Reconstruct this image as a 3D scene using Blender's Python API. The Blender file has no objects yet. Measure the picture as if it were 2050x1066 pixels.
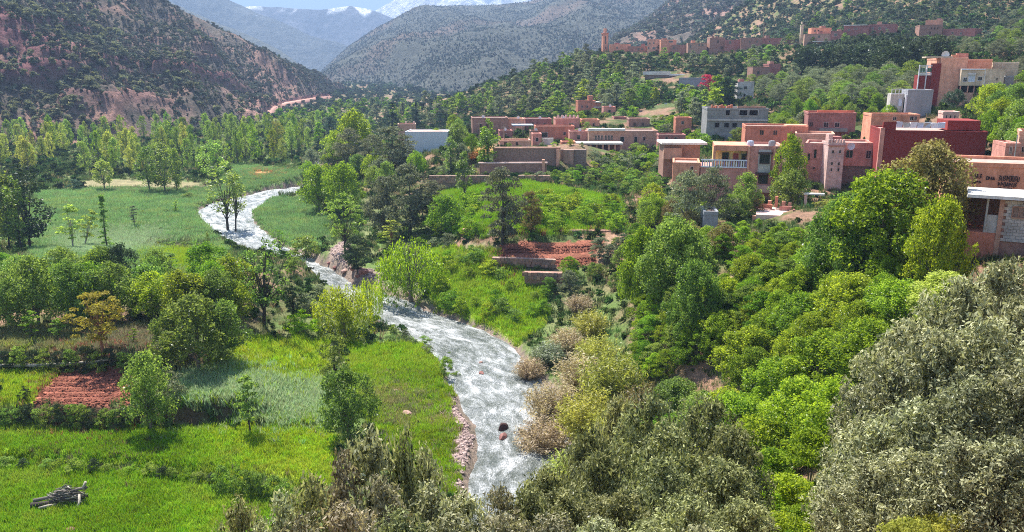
import bpy, math, random
import numpy as np
from mathutils import Vector, Matrix
R = math.radians
random.seed(7); RNG = np.random.default_rng(7)
SC = bpy.context.scene
COL = SC.collection
# ---------------------------------------------------------------- camera
CAM_H = 26.0; FPX = 1600.0; PITCH = 13.46
cam_d = bpy.data.cameras.new('camera'); cam = bpy.data.objects.new('camera', cam_d); COL.objects.link(cam)
cam_d.lens = 36.0 * FPX / 2050.0; cam_d.sensor_width = 36; cam_d.sensor_fit = 'HORIZONTAL'
cam.location = (0, 0, CAM_H); cam.rotation_euler = (R(90 - PITCH), 0, 0)
cam_d.clip_start = 0.1; cam_d.clip_end = 60000
SC.camera = cam
# ---------------------------------------------------------------- sky, sun, exposure
SUN_EL, SUN_AZ = 57.0, -32.0           # azimuth from +Y, negative = to the left
w = bpy.data.worlds.new('World'); SC.world = w; w.use_nodes = True
wn = w.node_tree; bg = wn.nodes['Background']
sky = wn.nodes.new('ShaderNodeTexSky'); sky.sky_type = 'NISHITA'; sky.sun_disc = False
sky.sun_elevation = R(SUN_EL); sky.sun_rotation = R(SUN_AZ); sky.altitude = 1200; sky.dust_density = 1.2; sky.air_density = 1.0
wn.links.new(sky.outputs[0], bg.inputs[0]); bg.inputs[1].default_value = 0.085
sd = bpy.data.lights.new('sun', 'SUN'); sd.energy = 5.0; sd.angle = R(0.55); sd.color = (1.0, 0.955, 0.88)
so = bpy.data.objects.new('sun', sd); COL.objects.link(so); so.location = (-60, 80, 120)
sdir = Vector((math.sin(R(SUN_AZ)) * math.cos(R(SUN_EL)), math.cos(R(SUN_AZ)) * math.cos(R(SUN_EL)), math.sin(R(SUN_EL))))
so.rotation_euler = sdir.to_track_quat('Z', 'Y').to_euler()
SC.view_settings.view_transform = 'Standard'; SC.view_settings.look = 'None'
SC.view_settings.exposure = 1.72; SC.view_settings.gamma = 1.0
SC.render.engine = 'CYCLES'
SC.cycles.use_denoising = False; SC.cycles.pixel_filter_type = 'BLACKMAN_HARRIS'; SC.cycles.filter_width = 1.05; SC.cycles.sample_clamp_indirect = 3; SC.cycles.sample_clamp_direct = 5; SC.cycles.blur_glossy = .6
SC.cycles.max_bounces = 8; SC.cycles.diffuse_bounces = 3; SC.cycles.transmission_bounces = 4
SC.cycles.transparent_max_bounces = 8; SC.cycles.volume_bounces = 0; SC.cycles.caustics_reflective = False; SC.cycles.caustics_refractive = False
# ---------------------------------------------------------------- measuring helpers: photograph pixel + distance -> place
CP, SP = math.cos(R(PITCH)), math.sin(R(PITCH))
def P(u, v, Y):
    xr = (u - 1025) / FPX; yr = (533 - v) / FPX
    dy = CP + yr * SP; dz = -SP + yr * CP
    return np.array([xr / dy * Y, Y, CAM_H + dz / dy * Y])
def PZ(u, v, z):
    xr = (u - 1025) / FPX; yr = (533 - v) / FPX
    dy = CP + yr * SP; dz = -SP + yr * CP
    t = (z - CAM_H) / dz
    return np.array([xr * t, dy * t, z])
def proj(x, y, z):
    yy = y * CP - (z - CAM_H) * SP; zz = y * SP + (z - CAM_H) * CP
    yy = np.maximum(yy, 0.01)
    return 1025 + FPX * x / yy, 533 - FPX * zz / yy, yy
# ---------------------------------------------------------------- noise
def _h(ix, iy, iz, s):
    n = (ix.astype(np.int64) * 374761393 + iy.astype(np.int64) * 668265263 + iz.astype(np.int64) * 2147483647 + s * 974634777) & 0xffffffff
    n = ((n ^ (n >> 13)) * 1274126177) & 0xffffffff
    n = ((n ^ (n >> 16)) * 2246822519) & 0xffffffff
    return ((n ^ (n >> 15)) & 0xffff) / 65535.0
def vn(x, y, s=0):
    x = np.asarray(x, float); y = np.asarray(y, float)
    x0 = np.floor(x); y0 = np.floor(y); fx = x - x0; fy = y - y0
    fx = fx * fx * (3 - 2 * fx); fy = fy * fy * (3 - 2 * fy); z = np.zeros_like(x0)
    a = _h(x0, y0, z, s); b = _h(x0 + 1, y0, z, s); c = _h(x0, y0 + 1, z, s); d = _h(x0 + 1, y0 + 1, z, s)
    return (a + (b - a) * fx) * (1 - fy) + (c + (d - c) * fx) * fy
def fbm(x, y, o=4, s=0, g=.5):
    t = 0; a = 1; n = 0
    for i in range(o):
        t = t + a * vn(x * 2 ** i + 17.3 * i, y * 2 ** i + 9.1 * i, s + i); n += a; a *= g
    return t / n
def ss(a, b, x):
    t = np.clip((x - a) / (b - a), 0, 1); return t * t * (3 - 2 * t)
# ---------------------------------------------------------------- mesh helpers
def mk(name, V, F, mats=None, smooth=False, mi=None, col=None, uv=None):
    V = np.asarray(V, np.float32); F = np.asarray(F, np.int32); k = F.shape[1]
    me = bpy.data.meshes.new(name)
    me.vertices.add(len(V)); me.vertices.foreach_set('co', V.ravel())
    me.loops.add(F.size); me.loops.foreach_set('vertex_index', F.ravel())
    me.polygons.add(len(F)); me.polygons.foreach_set('loop_start', np.arange(len(F), dtype=np.int32) * k)
    if mi is not None: me.polygons.foreach_set('material_index', np.asarray(mi, np.int32))
    me.update(calc_edges=True)
    me.polygons.foreach_set('use_smooth', np.full(len(F), bool(smooth)))
    if col is not None:
        a = me.color_attributes.new('Col', 'FLOAT_COLOR', 'POINT')
        c = np.ones((len(V), 4), np.float32); c[:, :3] = col; a.data.foreach_set('color', c.ravel())
    for m in (mats if isinstance(mats, (list, tuple)) else [mats]):
        if m: me.materials.append(m)
    return me
def ob(name, me, parent=None, loc=None, rz=0, scale=None):
    o = bpy.data.objects.new(name, me); COL.objects.link(o)
    if parent: o.parent = parent
    if loc is not None: o.location = [float(q) for q in loc]
    if rz: o.rotation_euler = (0, 0, rz)
    if scale is not None: o.scale = scale if hasattr(scale, '__len__') else (scale,) * 3
    return o
def tag(o, label=None, cat=None, group=None, kind=None):
    if label: o['label'] = label
    if cat: o['category'] = cat
    if group: o['group'] = group
    if kind: o['kind'] = kind
    return o
def grid_faces(nr, nc):
    i = np.arange(nr * nc).reshape(nr, nc)
    return np.stack([i[:-1, :-1], i[:-1, 1:], i[1:, 1:], i[1:, :-1]], -1).reshape(-1, 4)
# ---------------------------------------------------------------- materials
def nt(name):
    m = bpy.data.materials.new(name); m.use_nodes = True; t = m.node_tree
    b = t.nodes['Principled BSDF']; b.inputs['Roughness'].default_value = .85
    b.inputs['Specular IOR Level'].default_value = .25
    return m, t, b
def N(t, kind, **k):
    n = t.nodes.new('ShaderNode' + kind)
    for a, v in k.items():
        if a.startswith('i_'): n.inputs[a[2:].replace('_', ' ')].default_value = v
        else: setattr(n, a, v)
    return n
def noise(t, scale, detail=4, rough=.6, vec=None):
    n = N(t, 'TexNoise'); n.inputs['Scale'].default_value = scale; n.inputs['Detail'].default_value = detail; n.inputs['Roughness'].default_value = rough
    if vec: t.links.new(vec, n.inputs['Vector'])
    return n
def ramp(t, fac, stops):
    r = N(t, 'ValToRGB'); e = r.color_ramp.elements
    while len(e) < len(stops): e.new(.5)
    for q, (p, c) in zip(e, stops): q.position = p; q.color = (*c, 1) if len(c) == 3 else c
    t.links.new(fac, r.inputs[0]); return r
def mixc(t, a, b, fac, mode='MIX'):
    n = N(t, 'Mix', data_type='RGBA', blend_type=mode)
    for k, s in ((6, a), (7, b), (0, fac)):
        if isinstance(s, (int, float)): n.inputs[k].default_value = s
        elif isinstance(s, tuple): n.inputs[k].default_value = (*s, 1)
        else: t.links.new(s, n.inputs[k])
    return n.outputs[2]
def mat_ground():
    m, t, b = nt('ground_soil_and_grass')
    a = N(t, 'Attribute', attribute_name='Col'); geo = N(t, 'NewGeometry')
    n1 = noise(t, .35, 6, .7, geo.outputs['Position']); n2 = noise(t, 2.2, 5, .7, geo.outputs['Position']); n3 = noise(t, 9, 3, .6, geo.outputs['Position'])
    r1 = ramp(t, n1.outputs[0], [(.3, (.62, .66, .6)), (.7, (1.35, 1.3, 1.3))])
    r2 = ramp(t, n2.outputs[0], [(.3, (.55, .58, .55)), (.72, (1.45, 1.4, 1.35))])
    r3 = ramp(t, n3.outputs[0], [(.3, (.7, .7, .7)), (.7, (1.3, 1.3, 1.3))])
    c = mixc(t, a.outputs['Color'], r1.outputs[0], 1.0, 'MULTIPLY')
    c = mixc(t, c, r2.outputs[0], 1.0, 'MULTIPLY'); c = mixc(t, c, r3.outputs[0], 1.0, 'MULTIPLY')
    t.links.new(c, b.inputs['Base Color'])
    bp = N(t, 'Bump'); bp.inputs['Strength'].default_value = .8; bp.inputs['Distance'].default_value = .25
    t.links.new(n2.outputs[0], bp.inputs['Height']); t.links.new(bp.outputs[0], b.inputs['Normal'])
    b.inputs['Specular IOR Level'].default_value = .1
    return m
M_GROUND = mat_ground()
def mat_mtn(name, s, bump=3.0):
    m, t, b = nt(name)
    a = N(t, 'Attribute', attribute_name='Col'); geo = N(t, 'NewGeometry')
    n1 = noise(t, s, 8, .72, geo.outputs['Position']); n2 = noise(t, s * 7, 6, .75, geo.outputs['Position'])
    r1 = ramp(t, n1.outputs[0], [(.3, (.6, .6, .62)), (.7, (1.4, 1.35, 1.3))])
    r2 = ramp(t, n2.outputs[0], [(.35, (.55, .6, .55)), (.65, (1.45, 1.4, 1.4))])
    c = mixc(t, a.outputs['Color'], r1.outputs[0], 1.0, 'MULTIPLY'); c = mixc(t, c, r2.outputs[0], 1.0, 'MULTIPLY')
    t.links.new(c, b.inputs['Base Color'])
    bp = N(t, 'Bump'); bp.inputs['Strength'].default_value = 1; bp.inputs['Distance'].default_value = bump
    t.links.new(n2.outputs[0], bp.inputs['Height']); t.links.new(bp.outputs[0], b.inputs['Normal'])
    b.inputs['Specular IOR Level'].default_value = .05
    return m
# ---------------------------------------------------------------- terrain
ctl = []
def cw(*p): ctl.extend(p)
def cp(*p):
    for q in p: ctl.append(tuple(P(*q)))
cw((0,-8,25),(0,0,24.4),(-8,0,23),(8,0,24.6),(0,5,21.5),(0,12,17),(0,20,9.5),(0,30,3),(0,38,.3),(0,44,0),(0,55,0),(0,70,0),
   (-10,12,15),(-10,20,7),(-10,30,1),(-10,38,0),(-30,12,5),(-30,25,.5),(-40,35,0),(-25,45,0),(-10,50,0),(-25,60,0),
   (8,12,18),(8,20,13),(8,28,8),(6,36,3),(4,42,.4),(3,48,0),(18,12,20),(18,22,16.5),(18,30,13),(16,38,9.5),(14,45,5),(11,52,2),(8,62,.8),
   (32,25,19),(32,40,16),(33,52,14.4),(28,58,12.6),(24,48,12.2),(45,55,17),(70,70,26),(30,12,22),(60,40,27),
   (16,61,8),(17,67,9.8),(10,61,2.2),(21,75,9.9),(25,65,10.5),
   (-2,98,4.2),(5,100,4.4),(11,100,4.6),(-2,93,2.2),(6,92,2.4),(10,88,2.2),(0,85,1),(-8,88,.4),(0,79,.2),(7,77,.8),(6,70,.2),(-8,76,0),
   (-6,110,5.6),(14,110,6),(5,118,6.2),(-8,135,6),(10,135,6.5),(20,125,7.2),(-20,106,.05),(-25,110,0),(-15,101,.1),(-19,114,.2),(-12,95,.15),(-27,122,.1),(-8,112,2.6),(-12,128,3.2),(-15,145,4.2),(-30,150,1),(-24,117,.3),(-37,140,0),(-24,130,.3),
   (-6,157,7),(13,157,7),(-5,163,10.8),(13,163,11.0),(-20,170,6.5),(-20,190,8),(-40,190,3),(-55,190,1),(-43,220,5),(30,190,10.8),(30,165,9.6),(45,170,12),
   (-50,60,0),(-60,90,0),(-50,110,0),(-25,90,0),(-100,130,.2),(-55,150,0),(-100,200,.6),(-160,290,1),(-60,250,1),(-90,320,2),(-130,350,2),(-60,400,3),(0,500,6),(-150,500,3),(-100,700,5),(0,800,8),(100,700,14),(-200,900,8),(150,1000,30),(-400,400,6),(-400,1100,12),(400,1100,120),
   (57,470,24),(30,520,12),(120,480,38))
cp((1040,298,172),(1240,307,176),(1250,303,184),(1090,286,196),(1140,259,206),(985,272,205),(1300,302,186),(1500,405,105),(1400,440,98),(1600,372,108),(1700,367,110),(1800,372,100),(1950,352,95),(1450,284,150),(1550,300,130),(1660,292,140),(1850,232,137),(1920,224,150),(2050,205,150),
   (2030,333,75),(2050,245,110),(1300,262,200),(1200,232,240),(1100,222,280),(1000,217,330),(1180,226,270),(1400,202,230),(1500,182,250),(1650,200,200),(1780,202,170),(1700,152,235),(1600,152,250),
   (1740,76,300),(1450,132,300),(1350,117,340),(1215,106,380),(1100,143,430),(1000,183,470),(930,206,500),(1300,108,360),(1450,108,335),(1560,92,320),(1630,86,310),(1870,78,280),(1950,80,270),
   (1750,32,380),(1550,70,420),(2050,105,200),(2050,20,310),(2050,-150,450),(1700,-100,600),(1900,110,210),(1450,40,560))
ctl = np.array(ctl, float)
def wc(x, y): return np.stack([x / (y + 25.0) * 1.6, np.log(y + 25.0)], -1)
def tps_fit(C, z, lam=2e-4):
    n = len(C); d = np.linalg.norm(C[:, None] - C[None], axis=-1) + 1e-9
    K = d ** 2 * np.log(d) + np.eye(n) * lam; Pm = np.hstack([np.ones((n, 1)), C])
    A = np.block([[K, Pm], [Pm.T, np.zeros((3, 3))]])
    return np.linalg.lstsq(A, np.concatenate([z, np.zeros(3)]), rcond=None)[0]
CC = wc(ctl[:, 0], ctl[:, 1]); WT = tps_fit(CC, ctl[:, 2])
def base_z(x, y):
    q = wc(x, y).reshape(-1, 2); out = np.empty(len(q))
    for i in range(0, len(q), 20000):
        s = q[i:i + 20000]; d = np.linalg.norm(s[:, None] - CC[None], axis=-1) + 1e-9
        out[i:i + 20000] = (d ** 2 * np.log(d)) @ WT[:-3] + WT[-3] + s @ WT[-2:]
    return out.reshape(np.shape(x))
Z_R = -.55                                  # river surface
RL = [(640,322),(618,330),(608,345),(622,358),(600,374),(540,381),(480,395),(430,405),(392,424),(430,464),(480,492),(540,528),(600,563),(650,592),(720,628),(760,645),(810,664),(868,700),(900,735),(916,782),(942,830),(962,870),(966,920),(952,975),(940,1030),(915,1100)]
RR = [(655,325),(640,335),(630,348),(646,362),(618,394),(545,401),(500,427),(512,455),(560,490),(640,530),(700,566),(765,588),(820,608),(870,632),(940,658),(1000,684),(1050,732),(1095,772),(1125,822),(1135,880),(1125,950),(1105,1010),(1085,1060),(1060,1130)]
RL = np.array([PZ(*p, Z_R)[:2] for p in RL]); RR = np.array([PZ(*p, Z_R)[:2] for p in RR])
def resamp(pl, n):
    d = np.r_[0, np.cumsum(np.linalg.norm(np.diff(pl, axis=0), axis=1))]; t = np.linspace(0, d[-1], n)
    out = np.stack([np.interp(t, d, pl[:, k]) for k in range(pl.shape[1])], -1)
    return out
def smooth_pl(pl, it=3, n=240):
    q = resamp(pl, n)
    for _ in range(it): q[1:-1] = (q[:-2] + 2 * q[1:-1] + q[2:]) / 4
    return q
RLs = smooth_pl(RL, 6); RRs = smooth_pl(RR, 6)
for k, Q in ((0, RLs), (1, RRs)):
    j = (fbm(np.arange(len(Q)) * .3, np.zeros(len(Q)) + k * 7, 3, 5) - .5) * 1.2
    Q[:, 0] += j * .8; Q[:, 1] += j * .4
RPOLY = np.vstack([RLs, RRs[::-1]])
def inside(px, py, poly):
    c = np.zeros(px.shape, bool); n = len(poly)
    for i in range(n):
        x1, y1 = poly[i]; x2, y2 = poly[(i + 1) % n]
        if y1 == y2: continue
        m = (y1 > py) != (y2 > py)
        c ^= m & (px < (x2 - x1) * (py - y1) / (y2 - y1) + x1)
    return c
def seg_dist(px, py, pl):
    d = np.full(px.shape, 1e9)
    for i in range(len(pl) - 1):
        a = pl[i]; b = pl[i + 1]; ab = b - a; L = ab @ ab + 1e-9
        t = np.clip(((px - a[0]) * ab[0] + (py - a[1]) * ab[1]) / L, 0, 1)
        d = np.minimum(d, (px - a[0] - t * ab[0]) ** 2 + (py - a[1] - t * ab[1]) ** 2)
    return np.sqrt(d)
# earth steps between the terraced fields on the left: (line, lower level, rise, x where it ends)
T3 = np.array([PZ(u, v, 0)[:2] for u, v in [(-400,925),(0,925),(120,928),(200,936),(420,958),(620,985),(660,1000)]])
T1 = np.array([PZ(u, v, .6)[:2] for u, v in [(-400,850),(0,852),(150,856),(300,862),(400,852),(440,845)]])
T2 = np.array([PZ(u, v, 2.1)[:2] for u, v in [(-400,742),(0,742),(150,744),(260,746),(330,742)]])
NRW, NCL = 760, 470
Yt = np.exp(np.linspace(np.log(7.0), np.log(1500), NRW))
at = np.sort(np.r_[np.linspace(-.72, .72, 400), np.linspace(-1.5, -.73, 35), np.linspace(.73, 1.5, 35)])
Ag, Yg = np.meshgrid(at, Yt); Xg = Ag * Yg; YY = Yg - 15
def terrain():
    x, y = Xg, YY
    z = base_z(x, y)
    z += (fbm(x * .12, y * .12, 4, 11) - .5) * np.clip((z - 1.5) * .25, 0.15, 1.6) + (fbm(x * .9, y * .9, 3, 3) - .5) * .12
    wl = (fbm(x * .5, y * .5, 3, 21) - .5) * .9
    for T, h, xe, wd in ((T3, .6, -12.5, .6), (T1, 1.5, -21.5, .9), (T2, 1.6, -27, .9)):
        yl = np.interp(x, T[:, 0], T[:, 1])
        z += h * ss(0, wd, y - yl + wl * .6) * ss(xe + 5, xe, x + wl) * (1 - ss(92, 125, y))
    # river bed
    box = (x > -75) & (x < 12) & (y > 30) & (y < 330)
    xi, yi = x[box], y[box]
    d = np.minimum(seg_dist(xi, yi, RLs[::3]), seg_dist(xi, yi, RRs[::3])); ins = inside(xi, yi, RPOLY)
    sd = np.where(ins, -d, d); zb = z[box]
    bank = np.maximum(zb, -.2)
    zb = np.where(sd < 0, Z_R - .12 - np.clip(-sd, 0, 1.5) * .6, np.where(sd < 1.4, Z_R - .12 + (bank - Z_R + .12) * ss(0, 1.4, sd), zb))
    z[box] = zb
    SD = np.full(x.shape, 50.0); SD[box] = sd
    return z, SD
ZZ, RSD = terrain()
_ly = np.log(Yt)
def ground(x, y):
    x = np.asarray(x, float); y = np.asarray(y, float)
    fy = np.clip((np.log(np.maximum(y + 15, 7.01)) - _ly[0]) / (_ly[1] - _ly[0]), 0, NRW - 1.001); a = x / (y + 15)
    ix = np.clip(np.searchsorted(at, a) - 1, 0, NCL - 2); fx = np.clip((a - at[ix]) / (at[ix + 1] - at[ix]), 0, 1)
    iy = fy.astype(int); fy = fy - iy
    return (ZZ[iy, ix] * (1 - fx) + ZZ[iy, ix + 1] * fx) * (1 - fy) + (ZZ[iy + 1, ix] * (1 - fx) + ZZ[iy + 1, ix + 1] * fx) * fy
_ys = np.exp(np.linspace(np.log(4), np.log(1250), 900))
def G(u, v, ymin=3):
    """first point of the ground seen through a pixel"""
    a = P(u, v, 1.0); dx, dz = a[0], a[2] - CAM_H
    ys = _ys[_ys >= ymin]
    z = CAM_H + dz * ys; g = ground(dx * ys, ys); b = np.nonzero(z <= g)[0]
    if len(b) == 0: return None
    i = b[0]
    if i > 0:
        f = (z[i-1] - g[i-1]) / ((z[i-1] - g[i-1]) - (z[i] - g[i]) + 1e-9); y = ys[i-1] + (ys[i] - ys[i-1]) * f
    else: y = ys[0]
    return np.array([dx * y, y, float(ground(dx * y, y))])
# ground colours (what grows or lies there)
C_GREEN = (.18, .30, .014); C_YEL = (.27, .36, .02); C_WHEAT = (.28, .36, .18); C_MEAD = (.17, .27, .09); C_RED = (.26, .095, .062); C_TAN = (.25, .22, .12)
C_GRAV = (.30, .225, .19); C_LAWN = (.215, .315, .018); C_DIRT = (.25, .15, .105); C_BANK = (.075, .075, .035); C_UNDER = (.085, .115, .035); C_DRY = (.2, .2, .08)
ZONES = [
 ([(80,385),(480,365),(520,378),(395,420),(420,470),(460,500),(430,560),(60,560),(60,430)], C_MEAD, 'mead'),
 ([(500,398),(600,398),(640,420),(665,470),(640,500),(560,488),(505,450)], C_MEAD, 'mead'),
 ([(470,330),(620,345),(640,365),(600,372),(470,380),(420,385)], C_MEAD, 'mead'),
 ([(100,470),(330,460),(340,500),(120,520)], C_WHEAT, 'wheat'),
 ([(300,500),(420,500),(430,550),(300,540)], C_YEL, 'grass'),
 ([(300,490),(420,485),(420,497),(310,499)], C_BANK, None),
 ([(150,364),(240,360),(400,366),(430,376),(360,380),(160,376)], C_TAN, None),
 ([(505,343),(550,342),(550,351),(505,352)], (.38,.20,.08), None),
 ([(735,334),(792,334),(800,352),(740,352)], (.5,.13,.05), None),
 ([(930,294),(985,292),(985,312),(935,312)], (.45,.26,.09), None),
 ([(870,362),(1060,366),(1240,400),(1250,462),(1060,470),(900,470),(860,440)], C_GREEN, 'grass'),
 ([(975,488),(1030,487),(1208,482),(1228,512),(1150,538),(985,524)], C_RED, 'furrow'),
 ([(930,488),(1000,488),(1000,500),(930,500)], C_TAN, None),
 ([(870,500),(990,505),(1100,580),(1090,650),(1040,690),(950,655),(880,628),(840,560)], C_LAWN, 'grass'),
 ([(655,505),(678,484),(700,482),(704,500),(690,528),(725,536),(770,548),(775,590),(830,612),(760,600),(690,560),(640,528)], C_GRAV, 'gravel'),
 ([(1215,470),(1280,480),(1280,530),(1190,530),(1200,500)], (.30,.19,.13), None),
 ([(0,655),(215,655),(205,705),(0,700)], C_DRY, 'grass'), ([(218,655),(335,655),(335,705),(215,712)], C_TAN, 'dry'),
 ([(0,745),(125,745),(50,812),(0,815)], C_YEL, 'grass'), ([(55,812),(122,746),(290,744),(250,812)], C_RED, 'furrow'),
 ([(410,680),(660,680),(650,760),(560,775),(420,750)], C_YEL, 'grass'),
 ([(360,755),(450,740),(560,760),(650,765),(660,850),(400,850),(350,800)], C_WHEAT, 'wheat'),
 ([(-100,862),(380,858),(660,860),(700,970),(440,950),(-100,918)], C_GREEN, 'grass'), ([(400,870),(660,868),(690,965),(520,955)], C_YEL, 'grass'),
 ([(-200,925),(120,928),(420,958),(620,995),(640,1200),(-200,1200)], C_GREEN, 'grass'),
 ([(690,690),(870,690),(925,780),(925,985),(850,1000),(760,880),(700,790)], C_LAWN, 'grass'),
 ([(730,780),(800,770),(860,800),(850,850),(770,850)], C_DRY, 'grass'),
 ([(-200,917),(0,917),(200,927),(420,950),(600,976),(600,984),(420,959),(200,936),(0,926),(-200,926)], (.13,.11,.06), None),
 ([(903,783),(940,783),(956,850),(956,900),(955,950),(945,1010),(905,1010),(912,900)], C_GRAV, 'gravel'),
]
def colours():
    u, v, d = proj(Xg, YY, ZZ)
    x, y = Xg, YY
    nz = fbm(x * .25, y * .25, 4, 31); n2 = fbm(x * .06, y * .06, 3, 41)
    ju = u + (fbm(x * .8, y * .8, 2, 51) - .5) * 1900 / np.maximum(d, 20); jv = v + (fbm(x * .8, y * .8, 2, 52) - .5) * 800 / np.maximum(d, 20)
    slope = np.clip((nz - .42) * 5, 0, 1)[..., None]
    C = np.array(C_UNDER) * slope + np.array(C_DIRT) * (1 - slope)
    flat = (ss(4, 1.5, ZZ))[..., None]; C = C * (1 - flat) + (np.array((.11, .17, .045)) * slope + np.array((.15, .17, .07)) * (1 - slope)) * flat
    Zn = np.zeros(u.shape, int)
    vis = (v > 200) & (y > 20)
    for k, (pl, c, kind) in enumerate(ZONES):
        m = inside(ju, jv, np.array(pl, float)) & vis
        C[m] = c; Zn[m] = k + 1
    # steep faces of the earth steps are bare soil
    gy = np.abs(np.gradient(ZZ, axis=0) / np.gradient(YY, axis=0))
    steep = ss(.7, 1.3, gy) * (y < 130) * (x < 12) * (y > 38)
    C = C * (1 - steep[..., None]) + np.array((.10, .07, .04)) * steep[..., None]; Zn[steep > .4] = 0
    rb = (RSD < .9); C[rb] = (.22, .17, .14); Zn[rb] = 0
    # road cut across the left of the valley
    return C * (.75 + .5 * n2[..., None]), Zn, u, v, d
GC, GZ, GU, GV, GD = colours()
# furrows of the ploughed plots
kf = np.isin(GZ, [k + 1 for k, q in enumerate(ZONES) if q[2] == 'furrow'])
ZF = ZZ.copy(); ZF[kf] += .13 * np.sin(YY[kf] * 2 * np.pi / 1.05 + Xg[kf] * .12)
GC[kf] *= (.8 + .4 * (np.sin(YY[kf] * 2 * np.pi / 1.05 + Xg[kf] * .12) > -.2))[..., None] * .95
V = np.stack([Xg, YY, ZF], -1).reshape(-1, 3)
tag(ob('ground', mk('ground', V, grid_faces(NRW, NCL), M_GROUND, True, col=GC.reshape(-1, 3))), 'valley floor and village slope of soil, grass and terraced fields', kind='structure')
# ---------------------------------------------------------------- river
def mat_river():
    m, t, b = nt('rushing_water')
    tc = N(t, 'UVMap', uv_map='UVMap')
    mp = N(t, 'Mapping'); mp.inputs['Scale'].default_value = (1.5, .75, 1); t.links.new(tc.outputs[0], mp.inputs[0])
    a = noise(t, .9, 8, .78, mp.outputs[0]); a.inputs['Distortion'].default_value = .6
    c = noise(t, .30, 4, .6, mp.outputs[0]); c.inputs['Distortion'].default_value = 1.2
    fine = noise(t, 6.5, 5, .75, mp.outputs[0])
    ad = N(t, 'Math', operation='MULTIPLY_ADD'); t.links.new(c.outputs[0], ad.inputs[0]); ad.inputs[1].default_value = 1.0; t.links.new(a.outputs[0], ad.inputs[2])
    ad2 = N(t, 'Math', operation='MULTIPLY_ADD'); t.links.new(fine.outputs[0], ad2.inputs[0]); ad2.inputs[1].default_value = 1.0; t.links.new(ad.outputs[0], ad2.inputs[2])
    r = ramp(t, ad2.outputs[0], [(.0, (0, 0, 0)), (1.0, (1, 1, 1))])
    mr = N(t, 'MapRange'); t.links.new(ad2.outputs[0], mr.inputs[0]); mr.inputs[1].default_value = 1.32; mr.inputs[2].default_value = 1.80
    col = ramp(t, mr.outputs[0], [(0, (.13, .145, .125)), (.38, (.27, .285, .27)), (.66, (.50, .51, .50)), (1, (.84, .84, .83))])
    t.links.new(col.outputs[0], b.inputs['Base Color'])
    ro = N(t, 'MapRange'); t.links.new(mr.outputs[0], ro.inputs[0]); ro.inputs[3].default_value = .18; ro.inputs[4].default_value = .7; t.links.new(ro.outputs[0], b.inputs['Roughness'])
    b.inputs['Specular IOR Level'].default_value = .5
    bp = N(t, 'Bump'); bp.inputs['Strength'].default_value = 1; bp.inputs['Distance'].default_value = .22
    t.links.new(ad2.outputs[0], bp.inputs['Height']); t.links.new(bp.outputs[0], b.inputs['Normal'])
    return m
def river():
    n, k = 620, 46
    A = resamp(RLs, n); B = resamp(RRs, n)
    cA = A - (B - A) / np.linalg.norm(B - A, axis=1)[:, None] * .5; cB = B + (B - A) / np.linalg.norm(B - A, axis=1)[:, None] * .5
    s = np.linspace(0, 1, k)
    XY = cA[:, None] * (1 - s)[None, :, None] + cB[:, None] * s[None, :, None]
    cl = (A + B) / 2; L = np.r_[0, np.cumsum(np.linalg.norm(np.diff(cl, axis=0), axis=1))]
    Wd = np.linalg.norm(cB - cA, axis=1)
    uu = (s[None] - .5) * Wd[:, None]; vv = np.repeat(L[:, None], k, 1)
    z = Z_R + (fbm(uu * 1.1, vv * .8, 4, 71) - .5) * .34 + (fbm(uu * .3, vv * .25, 2, 75) - .5) * .25
    Vv = np.dstack([XY, z]).reshape(-1, 3)
    me = mk('river', Vv, grid_faces(n, k)[:, ::-1], mat_river(), True)
    uvl = me.uv_layers.new(name='UVMap'); vi = np.empty(len(me.loops), np.int32); me.loops.foreach_get('vertex_index', vi)
    UV = np.stack([uu, vv], -1).reshape(-1, 2).astype(np.float32); uvl.data.foreach_set('uv', UV[vi].ravel())
    tag(ob('river', me), 'shallow white river winding down the valley floor', kind='structure')
river()
# ---------------------------------------------------------------- mountains
def pl_at(pl, u):
    pl = np.array(pl, float); return np.stack([np.interp(u, pl[:, 0], pl[:, k]) for k in range(1, pl.shape[1])], -1)
def mountain(name, foot, ridge, u0, u1, nu, nv, amp, fs, colf, mat, seed, bow=0.0, gul=1.0, label=None, env=True, back=1.25, zfoot=None):
    us = np.linspace(u0, u1, nu); f = pl_at(foot, us); r = pl_at(ridge, us)
    Fp = np.array([P(u, a[0], a[1]) for u, a in zip(us, f)]); Rp = np.array([P(u, a[0], a[1]) for u, a in zip(us, r)])
    tt = np.r_[np.linspace(-.06, 1, nv), np.linspace(1, back, nv // 6)[1:]]
    T = tt[:, None]; S = np.repeat(us[None], len(tt), 0)
    X = Fp[None, :, 0] + (Rp - Fp)[None, :, 0] * T; Y = Fp[None, :, 1] + (Rp - Fp)[None, :, 1] * T
    tz = np.where(T <= 1, T + bow * np.sin(np.clip(T, 0, 1) * np.pi), 1 - (T - 1) * 2.2)
    Z = Fp[None, :, 2] + (Rp - Fp)[None, :, 2] * tz
    n = 1 - np.abs(2 * fbm(X * fs + Y * fs * .15, Y * fs * .45, 6, seed, .55) - 1)      # ridged
    m = fbm(X * fs * 3, Y * fs * 2, 5, seed + 3, .55)
    e = ss(-.02, .12, T) * (1 - .9 * ss(.82, 1.0, T)) if env else 1
    Z = Z + ((n - .75) * gul * 2.0 + (m - .5) * .9) * amp * e
    return X, Y, Z, T * np.ones_like(X), S, n, m
def mtn_obj(name, X, Y, Z, C, mat, label):
    me = mk(name, np.stack([X, Y, Z], -1).reshape(-1, 3), grid_faces(*X.shape), mat, True, col=C.reshape(-1, 3))
    return tag(ob(name, me), label, kind='structure')
C_SCRUB = np.array((.155, .13, .105)); C_PINK = np.array((.42, .25, .20)); C_MAR = np.array((.22, .105, .11))
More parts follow.
